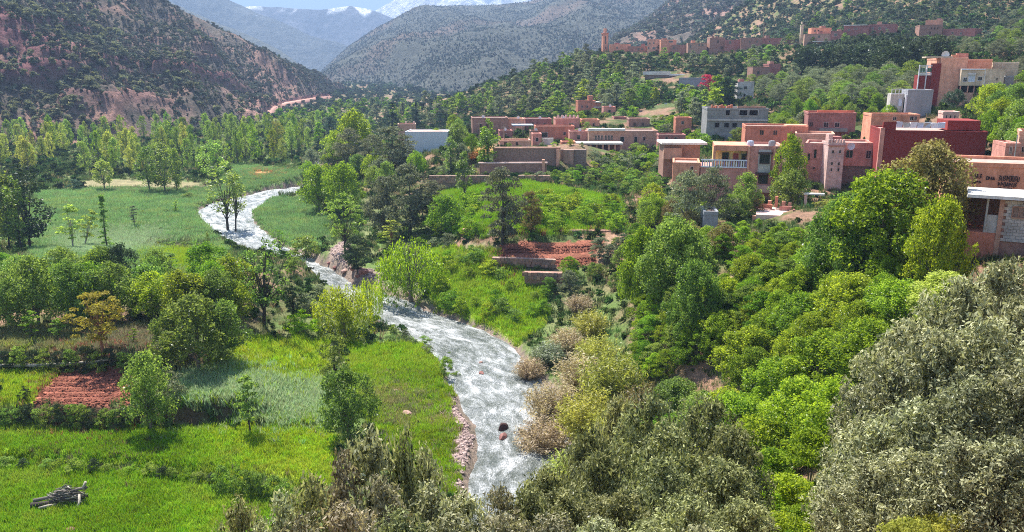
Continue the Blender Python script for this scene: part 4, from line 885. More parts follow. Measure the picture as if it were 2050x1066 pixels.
# near kinds, finer leaves
for s in range(4): proto('grove', 120 + s, 6.0, 1.0, 3.2, 'dome', 190, 100, .5, .088, 'mulberry', 'grey', tr=.14, asp=.6, limbs=18, cz=1.1, full=True)
for s in range(4): proto('nearolive', 130 + s, 4.6, .6, 2.5, 'dome', 210, 66, .30, .080, 'olive_near', 'grey', tr=.10, asp=.34, limbs=34, shell=.35, cz=1.2, full=True)
for s in range(3): proto('shrub', 140 + s, 2.6, .1, 1.55, 'dome', 120, 46, .22, .060, 'olive_near', 'dark', tr=.04, asp=.38, limbs=30, shell=.3, cz=1.2, full=True)
for s in range(3): proto('leafy', 150 + s, 3.0, .2, 1.6, 'dome', 90, 110, .34, .055, 'mulberry', 'grey', tr=.05, asp=.5, limbs=20)
# whippy reed and tamarisk clumps
def whip_proto(key, seed, H, rad, n, lm, w=.035):
    rng = np.random.default_rng(seed); Vs = []; T = []
    for i in range(n):
        th = rng.uniform(0, 6.283); r = rad * .35 * rng.random(); b = np.array([math.cos(th) * r, math.sin(th) * r, 0]); o = rad * rng.uniform(.2, 1.1); hh = H * rng.uniform(.55, 1)
        tip = np.array([math.cos(th) * o, math.sin(th) * o, hh * (1 - .25 * (o / rad) ** 2)]); tn = rng.random()
        for k in range(34):
            f = rng.uniform(.12, 1); p = b * (1 - f) + tip * f; p[2] = tip[2] * f ** .8; Vs.append(p + rng.normal(size=3) * .10); T.append(np.clip(tn + rng.normal() * .15, 0, 1))
    C = np.array(Vs); V = leaf_quads(C, .16, .22, rng, .1)
    # stand the slivers up
    c = mk('foliage', V, np.arange(len(V)).reshape(-1, 4), L_[lm], col=np.repeat(np.repeat(np.array(T), 4)[:, None], 3, 1))
    L = []
    for i in range(14):
        th = i * .45; L.append(tube([(math.cos(th) * .15, math.sin(th) * .15, -.3), (math.cos(th) * rad * .3, math.sin(th) * rad * .3, H * .4), (math.cos(th) * rad * .6, math.sin(th) * rad * .6, H * .8)], .035, .01, 4))
    V2, F2 = join(L); PROTO.setdefault(key, []).append((mk('stems', V2, F2, B_['grey'], True), c, H, rad * 2))
for s in range(3): whip_proto('whip', 160 + s, 5.5, 2.4, 300, 'yellow')
# weeping willow
def willow_proto(key, seed, H, rad, lm):
    rng = np.random.default_rng(seed); Cs = []; T = []; cc = []
    for i in range(150):
        th = rng.uniform(0, 6.283); r = rad * rng.uniform(.15, 1) ** .6; top = H * (1 - .35 * (r / rad) ** 2) * rng.uniform(.85, 1); x, y = math.cos(th) * r, math.sin(th) * r; cc.append((x * .8, y * .8, top)); ln = rng.uniform(.35, .8) * H; tn = rng.random()
        for k in range(44):
            f = rng.random(); Cs.append((x + rng.normal() * .09 + math.cos(th) * f * .15, y + rng.normal() * .09, max(.4, top - ln * f))); T.append(np.clip(tn * .6 + .5 * (1 - f) + rng.normal() * .1, 0, 1))
    V = leaf_quads(np.array(Cs), .13, .28, rng, .0, None, True); cc = np.array(cc)
    c = mk('crown', V, np.arange(len(V)).reshape(-1, 4), L_[lm], col=np.repeat(np.repeat(np.array(T), 4)[:, None], 3, 1))
    PROTO.setdefault(key, []).append((trunk_mesh('trunk', cc, 1.2, .16, B_['grey'], 22, seed=seed), c, H, rad * 2))
for s in range(2): willow_proto('willow', 170 + s, 5.5, 2.6, 'willow')
NT = 0
def plant(kind, loc, H, Wd=None, label=None, cat='tree', group=None, name=None, lm=None, bm=None, rz=None, var=None, tilt=None):
    """one plant: an Empty at its foot, its trunk and its crown"""
    global NT; NT += 1
    PR = PROTO[kind]; tm, cm, h, wd = PR[(NT if var is None else var) % len(PR)]
    s = H / h; sx = (Wd / wd) if Wd else s * RNG.uniform(.85, 1.15)
    nm = name or (kind in ('far', 'broad', 'sparse', 'dark', 'faroak', 'olive', 'grove') and {'olive': 'olive_tree', 'scrub': 'olive_tree', 'dark': 'oak_tree', 'walnut': 'walnut_tree', 'mulberry': 'mulberry_tree', 'bluegreen': 'ash_tree', 'conifer': 'conifer_tree'}.get(lm)) or {'poplar': 'poplar_tree', 'slender': 'poplar_tree', 'airy': 'poplar_tree', 'olive': 'olive_tree', 'nearolive': 'olive_tree', 'conifer': 'conifer_tree', 'bush': 'bush', 'shrub': 'bush', 'leafy': 'shrub', 'whip': 'riverside_shrub', 'willow': 'willow_tree', 'dark': 'oak_tree', 'faroak': 'oak_tree', 'sapling': 'young_tree', 'grove': 'mulberry_tree'}.get(kind, 'broadleaf_tree')
    if cat == 'tree' and nm in ('bush', 'riverside_shrub', 'shrub', 'grape_vine', 'hedge_shrub'): cat = 'shrub'
    r = tag(ob(nm, None, loc=(loc[0], loc[1], loc[2] - .05), rz=RNG.uniform(0, 6.28) if rz is None else rz), label, cat, group)
    if tilt: r.rotation_euler = (tilt[0], tilt[1], r.rotation_euler[2])
    a = ob('stems' if nm in ('bush', 'riverside_shrub', 'shrub', 'grape_vine', 'hedge_shrub') else 'trunk', tm, r); c = ob('foliage' if nm in ('bush', 'riverside_shrub', 'shrub', 'grape_vine', 'hedge_shrub') else 'crown', cm, r)
    for o, mt in ((a, bm and B_[bm]), (c, lm and L_[lm])):
        o.scale = (sx, sx, s)
        if mt: o.material_slots[0].link = 'OBJECT'; o.material_slots[0].material = mt
    return r
def T(kind, u, v, top, wpx=None, label=None, lm=None, Y=None, **k):
    """plant whose foot shows at (u, v) and whose top shows at height `top`"""
    p = G(u, v) if Y is None else None
    if p is None:
        Yq = Y if Y else 150.0; q = P(u, v, Yq); p = np.array([q[0], Yq, float(ground(q[0], Yq))])
    x, y, z = p
    tz = P(u, top, y)[2]; H = max(tz - z, .5)
    Wd = wpx and wpx / FPX * (y * CP - (z - CAM_H) * SP)
    return plant(kind, p, H, Wd, label, lm=lm, **k)
# ---- named trees, left side
T('poplar', 62, 500, 332, 95, 'tall dark poplar with thick trunk, right one of the dark trio at the left edge', 'dark', bm='dark')
T('poplar', 20, 500, 345, 75, 'tall dark poplar with thin trunk, middle one of the trio at the left edge', 'walnut', bm='dark'); T('slender', 44, 503, 352, 50, 'slim dark tree squeezed between the two tall poplars at the left edge', 'walnut', bm='dark')
T('poplar', -14, 498, 352, 80, 'dark poplar cut off by the left edge of the picture', 'walnut')
T('sapling', 147, 502, 408, 62, 'thin sparse sapling with bare lower stem in the left meadow', 'poplar', bm='pale'); T('sapling', 170, 495, 412, 44, 'thin sapling leaning to the right in the left meadow', 'poplar', bm='pale', rz=0, tilt=(0, .22))
T('conifer', 215, 500, 390, 34, 'narrow dark young tree standing alone in the left meadow', 'walnut'); T('sapling', 270, 455, 408, 24, 'wispy grey sapling in the middle of the left meadow', 'olive')
T('airy', 457, 472, 325, 78, 'taller of the two slender poplars in front of the river bend', 'poplar'); T('airy', 472, 474, 345, 50, 'shorter slender poplar leaning by its twin at the river bend', 'poplar', rz=1, tilt=(0, .08))
T('airy', 422, 556, 462, 16, 'thin post-like dead poplar stem near the left bank', 'walnut', bm='dark')
T('sapling', 352, 428, 398, 20, 'small pair of saplings in the meadow near the river bend', 'poplar'); T('bush', 378, 398, 385, 36, 'low dark bush in the upper left meadow', 'walnut')
T('open', 528, 652, 474, 140, 'dark branchy tree leaning over the left river bank', 'walnut', bm='dark', rz=0, tilt=(0, .1)); T('sparse', 590, 655, 545, 60, 'ragged dark tree right of the leaning branchy tree', 'dark', bm='dark')
T('sapling', 450, 600, 520, 50, 'reddish twiggy bush behind the leaning tree', 'rust'); T('bush', 610, 625, 585, 60, 'grey green bush at the left bank behind the small willow', 'olive'); T('bush', 640, 600, 568, 44, 'pale bush growing into the river edge', 'olive')
T('sparse', 206, 712, 578, 125, 'golden leaved tree with red brown trunk on the terrace edge', 'golden', bm='red', name='broadleaf_tree')
T('sapling', 64, 682, 618, 42, 'small green sapling in front of the dark grove, far left', 'green'); T('sapling', 118, 678, 636, 44, 'small bushy sapling between the golden tree and far left sapling', 'green', var=1)
T('sapling', 268, 690, 655, 22, 'tiny sapling on the dry straw plot', 'green')
for i, (u, v, tp, wd, lab, lm) in enumerate([
 (20, 660, 560, 120, 'leftmost big round tree of the dark grove', 'walnut'), (80, 655, 512, 130, 'tallest broad tree of the left grove, second from the edge', 'walnut'), (150, 655, 520, 130, 'broad tree behind the golden tree at left', 'walnut'),
 (235, 640, 525, 120, 'dense tree of the left grove right behind the golden tree', 'walnut'), (310, 640, 545, 120, 'light topped tree at the right end of the left grove', 'mulberry'), (390, 640, 548, 120, 'light green spreading tree behind the grey green one', 'mulberry'),
 (130, 590, 495, 110, 'back row grove tree nearest the two thin saplings', 'walnut'), (250, 580, 488, 90, 'dark crowned back row tree below the wheat patch', 'dark'), (45, 590, 510, 110, 'back row grove tree at the far left', 'walnut'), (200, 585, 500, 90, 'back row grove tree with yellowish top', 'mulberry'), (470, 640, 560, 90, 'pale green tree between the grove and the leaning tree', 'mulberry'), (430, 600, 540, 80, 'yellow green bushy tree beside the yellow plot', 'mulberry')]):
    T('broad', u, v, tp, wd, lab, lm)
T('sapling', 340, 560, 505, 50, 'low young tree standing in the yellow plot', 'walnut')
T('broad', 400, 748, 590, 175, 'wide grey green tree above the pale wheat', 'walnut'); T('broad', 455, 720, 600, 110, 'grey green tree leaning on the wide one, right side', 'walnut'); T('broad', 345, 740, 625, 90, 'grey green bushy tree beside the straw plot', 'walnut')
T('broad', 303, 862, 705, 125, 'dense tree at the corner of the ploughed plot', 'walnut'); T('bush', 345, 800, 740, 70, 'grey bush between the corner tree and the wheat', 'olive')
T('sapling', 501, 868, 745, 66, 'small lone tree with thin dark trunk in the bright field', 'walnut', var=0)
T('broad', 700, 884, 735, 135, 'large dark tree at the lower end of the tree row beside the river lawn', 'walnut'); T('sparse', 672, 790, 665, 75, 'slimmer tree behind the large dark tree', 'walnut'); T('sparse', 735, 800, 745, 45, 'ragged sapling right behind the large dark tree', 'walnut')
T('bush', 740, 885, 845, 60, 'rust tinged bush at the foot of the large dark tree', 'dark')
T('willow', 690, 674, 560, 120, 'small bright willow on the left bank', 'willow', var=0); T('willow', 742, 648, 548, 52, 'thin arching willow at the water edge', 'willow', var=1); T('bush', 605, 665, 615, 70, 'yellow green bush at the foot of the small willow', 'willow')
T('willow', 822, 606, 468, 128, 'big bright weeping willow on the right bank', 'willow', var=1)
T('bush', 890, 755, 712, 34, 'dark bush where the lawn meets the river', 'walnut')
# banks and hedge bushes
for i, u in enumerate(range(445, 600, 26)): T('bush', u + RNG.uniform(-6, 6), 985 + i * 4, 928 + i * 5, 52, 'dark bush in the row dividing the two bright fields', 'walnut', group='bushes in the row between the bright fields')
for i, u in enumerate((12, 48, 95, 120, 150, 190, 215, 262, 300, 325, 345, 372, 400, 425)): T('bush', u, 934 + i * 2.4 + RNG.uniform(-2, 3), 908 + i * 2.4 + RNG.uniform(-4, 8), RNG.uniform(28, 46), 'small bush on the low field bank at left', ['walnut', 'dark', 'walnut', 'green'][i % 4], group='small bushes on the low field bank')
for i, u in enumerate(range(-10, 260, 22)): T('bush', u, 850, 812 + RNG.uniform(-8, 6), 48, 'grey green bush hanging over the dark terrace bank', 'walnut' if i % 3 else 'dark', group='bushes along the terrace bank')
for i, u in enumerate(range(-10, 300, 26)): T('bush', u, 742, 694 + RNG.uniform(-5, 8), 48, 'dark scrub bush on the upper terrace bank', 'dark' if i % 2 else 'walnut', group='scrub on the upper terrace bank')
T('bush', 50, 800, 770, 26, 'small dark bush at the edge of the ploughed plot', 'dark')
for nm_, a, b in (('upper', (262, 432), (335, 428)), ('middle', (275, 463), (408, 466)), ('lower', (318, 492), (412, 490))):
    for i in range(7):
        f = (i + RNG.uniform(-.3, .3)) / 6; u_ = a[0] + (b[0] - a[0]) * f; v_ = a[1] + (b[1] - a[1]) * f; T('bush', u_, v_, v_ - RNG.uniform(5, 11), RNG.uniform(12, 24), 'low dark rush clump in the %s hedge line of the left meadow' % nm_, 'walnut', group='rush clumps of the %s meadow line' % nm_)
# ---- river side, right bank
T('sparse', 692, 508, 383, 85, 'round topped tree with dark trunk beside the gravel', 'walnut', bm='dark'); T('dark', 716, 545, 470, 66, 'dark bush tree below the round topped tree', 'dark')
T('sapling', 784, 492, 437, 48, 'small tree with red trunk and yellow green top', 'yellow', bm='red')
T('bush', 590, 545, 512, 44, 'leafy bush at the tip of the river meadow', 'walnut'); T('bush', 610, 520, 470, 90, 'bush on the right edge of the river meadow', 'walnut'); T('open', 560, 512, 458, 50, 'sparse tree at the inner bank of the bend', 'green')
for a in [(640, 425, 330, 90, 'bright tree beside the upper river', 'green'), (690, 430, 325, 100, 'bright green tree behind the round topped one', 'green'), (625, 400, 362, 50, 'dark bush overhanging the upper river', 'dark')]: T('broad', *a[:4], a[4], a[5])
for a in [(820, 470, 328, 120, 'biggest grey dark oak in the middle of the right bank'), (770, 470, 350, 90, 'grey oak at the left of the biggest one'), (870, 455, 360, 80, 'grey oak at the right of the biggest one'), (1005, 492, 335, 105, 'tall dark cone shaped olive on the vine terrace edge'), (1062, 470, 380, 55, 'ragged dark cypress beside the tall cone shaped olive')]: T('dark', *a[:4], a[4], 'rust' if 'ragged' in a[4] else 'scrub')
T('broad', 890, 470, 390, 95, 'fresh green round tree between the oak and the vine terrace', 'green'); T('slender', 930, 396, 304, 38, 'ivy clad slender poplar by the green terrace', 'walnut'); T('slender', 903, 345, 274, 34, 'dark green column tree right of the white wall', 'walnut')
T('slender', 978, 352, 238, 48, 'tall poplar with bare lower trunk before the retaining wall', 'green', bm='dark'); T('slender', 968, 348, 262, 26, 'thin poplar just left of the tall bare trunked one', 'walnut', bm='dark')
T('broad', 712, 330, 220, 100, 'big round yellow green tree rising above the valley trees', 'mulberry'); T('broad', 672, 330, 262, 70, 'lower yellow green tree left of the big round one', 'mulberry')
T('dark', 702, 345, 256, 75, 'dark round oak below the big yellow green tree', 'scrub'); T('dark', 785, 352, 250, 115, 'wide dark oak in front of the white wall', 'scrub'); T('dark', 745, 345, 268, 60, 'dark oak between its two wider neighbours', 'scrub')
for a in [(786, 268, 205, 44), (834, 262, 205, 16), (1455, 218, 155, 60)]: T('conifer' if a[3] < 50 else 'dark', *a, {44: 'blue dark conifer behind the chimney house', 16: 'needle thin cypress beside the white wall', 60: 'large nearly black tree beside the pale grey house'}[a[3]], 'conifer')
for a in [(1066, 152, 140, 8), (1011, 185, 148, 9), (1020, 182, 150, 8), (1060, 172, 140, 9), (980, 190, 160, 10)]: T('conifer', a[0], a[1] + 8, a[2], a[3], 'thin dark cypress on the skyline of the wooded spur', 'conifer', group='cypresses on the wooded spur', Y=420)
# ---- village side
T('broad', 1577, 372, 268, 80, 'bright ash tree beside the yellow balcony house', 'mulberry', Y=100); T('broad', 1580, 410, 338, 90, 'dark glossy tree below the bright ash', 'walnut', Y=97); T('broad', 1492, 410, 345, 70, 'dark green bushy tree under the arched windows', 'walnut', Y=96)
T('olive', 1375, 425, 338, 110, 'big silver olive left of the balcony house', 'olive', Y=92); T('olive', 1425, 420, 330, 110, 'big silver olive touching the balcony house', 'olive', Y=93)
T('broad', 1908, 228, 178, 56, 'blue green round tree under the tall pink house', 'bluegreen', Y=142)
T('grove', 1760, 545, 335, 250, 'large dense tree in front of the dark red building', 'mulberry', Y=52); T('grove', 1840, 540, 284, 215, 'tallest tree before the dark red wall', 'rust', Y=54); T('grove', 1872, 548, 392, 140, 'leafy tree beside the concrete shelter', 'mulberry', Y=46); T('grove', 1695, 525, 385, 190, 'dark centred tree left of the large dense tree', 'walnut', Y=54)
T('grove', 1345, 600, 434, 175, 'tall mixed green tree above the yellow thicket', 'walnut', Y=66); T('grove', 1285, 580, 455, 120, 'pale green tree at the left of the tall mixed tree', 'green', Y=72); T('grove', 1390, 640, 520, 130, 'dark tree shading the brown terrace wall', 'walnut', Y=58)
T('olive', 1385, 400, 370, 40, 'pale bush at the corner of the balcony house', 'yellow'); T('bush', 1650, 420, 398, 50, 'yellow flowering bush on the patio', 'yellow', Y=93); T('bush', 1515, 410, 390, 40, 'orange tinged shrub behind the patio wall', 'rust', Y=95)
T('bush', 1418, 172, 148, 52, 'crimson bougainvillea beside the grey blue house', 'red', Y=255, name='bougainvillea', cat='shrub')
T('bush', 765, 352, 334, 52, 'bed of orange red flowers below the dark oaks', 'orange', name='flower_bed', cat='flowers'); T('bush', 955, 318, 300, 46, 'pale orange flowering bush left of the retaining wall', 'orange', name='flower_bush', cat='shrub')
# ---- scattered plants of one kind that nothing tells apart
BLK = [.3]
def blocked(u, top, wpx, v, y):
    for (a, b, c, d, Y) in HR:
        if y < Y + 1 and u + wpx * .42 > a and u - wpx * .42 < b and top < d - (d - c) * BLK[0] and v > c: return True
        if abs(y - Y - 3) < 5 and a - 4 < u < b + 4 and y >= Y - 1: return True
    return False
HUE = {'olive': 'grey green', 'scrub': 'dull grey', 'dark': 'dark', 'walnut': 'mid green', 'mulberry': 'bright yellowish', 'green': 'fresh green', 'poplar': 'light green', 'yellow': 'yellowish', 'bluegreen': 'bluish', 'rust': 'bronze'}
def scatter(kind, poly, n, h, label, group, lm=None, mind=.6, wf=(.85, 1.15), tries=14, cat='tree', name=None, check=True, lms=None, wr=None, ymin=3):
    poly = np.array(poly, float); lo, hi = poly.min(0), poly.max(0); k = 0; out = []
    for _ in range(n * tries):
        if k >= n: break
        u, v = RNG.uniform(lo, hi)
        if not inside(np.array([u]), np.array([v]), poly)[0]: continue
        p = G(u, v, ymin)
        if p is None: continue
        H = RNG.uniform(*h); hd = PROTO[kind][0]; wd = (wr or hd[3] / hd[2]) * H
        if any((p[0] - q[0]) ** 2 + (p[1] - q[1]) ** 2 < (mind * (wd + q[2]) * .5) ** 2 for q in out): continue
        dd = p[1] * CP - (p[2] - CAM_H) * SP; top = v - H / dd * FPX
        if check and blocked(u, top, wd / dd * FPX, v, p[1]): continue
        out.append((p[0], p[1], wd)); k += 1
        q = lms[RNG.integers(len(lms))] if lms else lm
        plant(kind, p, H, wd * RNG.uniform(*wf), HUE.get(q, '') + ' ' + label, group=HUE.get(q, '') + ' ' + group, lm=q, cat=cat, name=name)
    return k
S = scatter; cnt = {}
# poplars of the left valley
cnt['pop1'] = S('airy', [(150,356),(460,350),(600,325),(420,320),(200,330)], 16, (6.0, 9.0), 'slender open poplar in front of the left belt', 'slender poplars in front of the left belt', lms=['poplar', 'mulberry'], mind=.7) + S('poplar', [(0,352),(150,360),(460,352),(520,330),(640,320),(640,300),(300,300),(0,300)], 52, (6.0, 11.0), 'poplar in the belt across the left valley', 'poplars of the left valley belt', lms=['poplar', 'poplar', 'mulberry', 'yellow'], mind=.42)
T('poplar', 330, 386, 285, 60, 'dark clump poplar at the front of the belt', 'walnut'); T('poplar', 300, 384, 292, 46, 'front poplar left of the dark clump', 'walnut'); T('poplar', 355, 384, 298, 36, 'front poplar right of the dark clump', 'walnut'); T('poplar', 210, 382, 320, 40, 'poplar with shrubby foot at the left of the belt', 'poplar'); T('poplar', 430, 366, 282, 60, 'tall leafy poplar above the river meadow', 'poplar'); T('bush', 152, 382, 358, 40, 'dark bluish bush in front of the poplar belt', 'bluegreen')
cnt['pop2'] = S('poplar', [(0,300),(420,302),(640,300),(650,268),(520,272),(380,270),(200,284),(0,290)], 46, (8, 11), 'poplar far back in the valley belt', 'far poplars of the left valley', lms=['poplar', 'poplar', 'green'], mind=.6)
cnt['far'] = S('far', [(560,250),(720,205),(840,205),(930,215),(960,240),(900,262),(780,262),(640,290),(560,275)], 80, (6, 9), 'far valley tree in the wood below the middle mountain', 'trees of the far valley wood', lms=['far' and 'green', 'bluegreen', 'walnut', 'olive'], mind=.55)
cnt['mid'] = S('broad', [(600,345),(700,300),(760,300),(940,262),(1000,300),(960,340),(860,345),(740,400),(640,390)], 26, (4, 6.5), 'tree among the mixed trees left of the village', 'mixed trees left of the village', lms=['green', 'walnut', 'mulberry', 'olive'], mind=.6)
# wooded spur and village slope
cnt['spur'] = S('far', [(930,212),(1010,176),(1100,140),(1200,108),(1290,122),(1300,150),(1200,190),(1160,222),(1050,232),(950,236)], 95, (5.5, 8), 'tree on the wooded spur', 'trees of the wooded spur', lms=['olive', 'scrub', 'dark', 'walnut'], mind=.5)
BLK[0] = .5
cnt['slope1'] = S('far', [(1050,235),(1300,150),(1400,185),(1480,210),(1400,262),(1280,245),(1180,240)], 60, (5, 7.5), 'tree on the slope between the villages', 'trees on the slope between the villages', lms=['olive', 'green', 'walnut', 'olive', 'mulberry'], mind=.5)
cnt['slope2'] = S('olive', [(1500,150),(1620,160),(1840,170),(1800,225),(1700,222),(1540,225),(1480,205)], 60, (4.2, 6), 'olive tree in the grove below the high dark wood', 'olives below the high dark wood', lms=['olive', 'olive', 'walnut'], mind=.5)
cnt['dark'] = S('faroak', [(1570,92),(1680,88),(1800,82),(1950,88),(1860,130),(1800,155),(1720,158),(1600,150)], 42, (6, 8.5), 'oak in the shaded wood under the high village', 'oaks of the high dark wood', lm='dark', mind=.45)
cnt['up'] = S('far', [(1290,112),(1400,120),(1560,100),(1570,150),(1440,160),(1380,140)], 34, (4, 6.5), 'olive or oak tree just below the upper village', 'trees just below the upper village', lms=['olive', 'dark', 'walnut'], mind=.5)
S('far', [(1225,104),(1400,104),(1560,90),(1600,84),(1790,74),(1790,84),(1600,96),(1225,116)], 26, (2.5, 4.2), 'small tree between the houses of the ridge village', 'small trees between the ridge houses', lms=['olive', 'walnut', 'dark'], mind=.5, check=False)
cnt['beh'] = S('far', [(1400,76),(1560,70),(1790,45),(1840,50),(2050,20),(2050,0),(1650,0),(1560,60)], 40, (3.5, 5.5), 'scattered tree above the upper village', 'trees above the upper village', lms=['olive', 'scrub', 'walnut'], mind=.5)
cnt['right'] = S('olive', [(1870,100),(2050,30),(2050,130),(2040,215),(2030,260),(1970,220),(2040,130)], 42, (3, 4.6), 'tree on the rocky slope above the tall pink house', 'trees on the rocky right slope', lms=['olive', 'scrub', 'walnut'], mind=.5)
cnt['r2'] = S('broad', [(1965,215),(2050,190),(2050,320),(1985,330),(1960,280)], 16, (4, 6), 'tree right of the dark red building', 'bright trees right of the dark red building', lms=['green', 'mulberry', 'walnut'], mind=.5)
cnt['v1'] = S('bush', [(1010,235),(1340,225),(1420,290),(1400,330),(1300,345),(1170,345),(1170,305),(1320,300),(1320,262)], 90, (1.6, 4.0), 'garden bush among the mid village houses', 'garden bushes of the mid village', lms=['green', 'walnut', 'mulberry', 'olive'], mind=.5)
cnt['v2'] = S('broad', [(1400,290),(1620,225),(1850,225),(1950,240),(1740,262),(1600,330),(1450,300)], 26, (3.2, 5), 'garden tree between the pink and grey houses', 'garden trees between the houses', lms=['green', 'walnut', 'mulberry', 'olive'], mind=.55)
BLK[0] = .4
S('bush', [(1005,250),(1180,250),(1190,300),(1110,300),(1000,298)], 40, (1.0, 1.9), 'small bush in the yards of the mid village', 'small bushes in the mid village yards', lms=['green', 'walnut', 'olive', 'mulberry'], mind=.4, check=False)
S('broad', [(0,560),(520,565),(520,640),(440,655),(0,650)], 16, (3.6, 5.2), 'tree filling the left grove', 'trees filling the left grove', lms=['walnut', 'mulberry', 'walnut', 'green'], mind=.45)
# vine arbours and orchards on the terraces
cnt['vine'] = S('bush', [(1100,352),(1200,345),(1330,352),(1330,395),(1230,392),(1110,372)], 34, (1.8, 2.8), 'vine bush in the arbour under the retaining walls', 'vine bushes of the arbour', lms=['green', 'walnut'], mind=.5, name='grape_vine', cat='vine')
cnt['hedge'] = S('bush', [(860,346),(1100,352),(1100,364),(860,360)], 26, (1.2, 2.0), 'low hedge bush behind the bright terrace', 'hedge bushes behind the bright terrace', lms=['walnut', 'olive', 'dark'], mind=.5, name='hedge_shrub', cat='shrub')
cnt['orch'] = S('bush', [(1060,405),(1230,405),(1262,440),(1260,462),(1060,465),(1040,440)], 44, (1.8, 2.8), 'leafy vine on the terrace above the red plot', 'vines above the red plot', lms=['mulberry', 'green'], mind=.42, name='grape_vine', cat='vine')
cnt['orch2'] = S('bush', [(860,440),(960,400),(960,470),(880,475)], 14, (1.8, 2.8), 'vine at the left end of the terrace', 'vines at the left end of the terrace', lms=['mulberry', 'green'], mind=.5, name='grape_vine', cat='vine')
cnt['bankr'] = S('bush', [(860,500),(960,490),(1010,560),(1060,600),(1100,590),(1060,660),(940,640),(860,600)], 24, (1.2, 2.4), 'bush on the riverside bank', 'bushes on the right river bank', lms=['green', 'walnut', 'mulberry'], mind=.6)
cnt['rb'] = S('bush', [(740,470),(880,455),(900,500),(800,520),(750,520)], 12, (1.3, 2.6), 'bush between the gravel and the oaks', 'bushes between the gravel and the oaks', lms=['green', 'walnut', 'olive'], mind=.6)
cnt['mid3'] = S('broad', [(1270,400),(1400,430),(1500,440),(1480,500),(1400,560),(1290,470)], 22, (2.6, 4.2), 'orchard tree on the slope below the balcony house', 'orchard trees below the balcony house', lms=['green', 'walnut', 'mulberry', 'rust'], mind=.5)
cnt['mid4'] = S('leafy', [(1480,450),(1700,440),(1760,520),(1800,560),(1600,600),(1490,560),(1400,500)], 60, (1.6, 2.8), 'low shrub in the thicket below the patio', 'shrubs of the thicket below the patio', lms=['mulberry', 'green', 'mulberry', 'walnut'], mind=.4)
cnt['bank2'] = S('leafy', [(1290,620),(1400,600),(1560,560),(1600,620),(1480,700),(1380,760),(1280,760),(1260,700)], 46, (2.0, 3.4), 'shrub on the steep bank below the brown terrace wall', 'shrubs on the steep bank below the brown wall', lms=['mulberry', 'green', 'walnut', 'mulberry'], mind=.4)
S('leafy', [(1500,440),(1700,430),(1700,460),(1500,462)], 16, (1.2, 2.0), 'shrub along the foot of the patio', 'shrubs along the foot of the patio', lms=['mulberry', 'green', 'yellow'], mind=.4)
cnt['bank3'] = S('leafy', [(1240,470),(1290,500),(1400,520),(1380,600),(1280,620),(1200,560),(1100,560),(1080,640),(1130,600)], 30, (1.6, 3.0), 'shrub on the slope between the red plot and the thicket', 'shrubs between the red plot and the thicket', lms=['green', 'walnut', 'olive'], mind=.45)
cnt['edge'] = S('bush', [(900,722),(925,790),(880,700),(820,672),(770,650),(760,660),(860,712)], 16, (.5, 1.1), 'low weedy bush on the left river edge', 'bushes on the left river edge', lms=['walnut', 'green', 'olive'], mind=.5)
# tamarisk thickets beside the river
for i, (u, v, Y, H, Wd, lm, lab) in enumerate([
 (1110, 700, 58, 4.2, 5, 'tan', 'tan twiggy tamarisk thicket leaning over the river'), (1090, 740, 54, 3.4, 4.5, 'tan', 'lowest tan tamarisk at the river edge'), (1165, 640, 62, 4.2, 5, 'tan', 'greyish tan thicket at the top of the bank'),
 (1180, 720, 53, 4.6, 5, 'yellow', 'bright yellow green thicket in the middle of the bank'), (1230, 640, 58, 5.4, 5.5, 'yellow', 'tallest yellow green thicket beside the tall mixed tree'), (1240, 730, 50, 4.4, 4.5, 'yellow', 'yellow thicket with dark reddish stems'), (1150, 790, 46, 3.2, 4, 'yellow', 'small yellow thicket near the white rapids'), (1060, 650, 68, 2.4, 3.2, 'tan', 'small dry thicket under the fresh green bushes'),
 (1135, 840, 44, 3.0, 3.4, 'yellow', 'pale yellow thicket hanging over the lower rapids'), (1125, 900, 40, 2.6, 3.0, 'tan', 'dry twiggy thicket at the lowest visible water'), (1070, 975, 37, 1.8, 2.6, 'yellow', 'yellow weeds where the river leaves the picture'),
 (1140, 590, 72, 2.8, 4.2, 'tan', 'tan brush on the slope below the red earth bank'), (1200, 600, 66, 3.4, 4.4, 'yellow', 'yellow brush between the tan brush and the tall mixed tree'), (1100, 620, 70, 2.4, 3.6, 'olive', 'grey green brush above the dry thicket'), (1160, 545, 82, 2.4, 3.6, 'tan', 'dry brush right of the red earth bank'),
 (1290, 690, 52, 4.4, 4.2, 'rust', 'bronze thicket behind the round green bush'), (1185, 560, 74, 3.2, 4, 'yellow', 'pale reeds below the bare earth slope')]):
    q = P(u, v, Y); plant('whip', (q[0], Y, float(ground(q[0], Y))), H, Wd, lab, lm=lm)
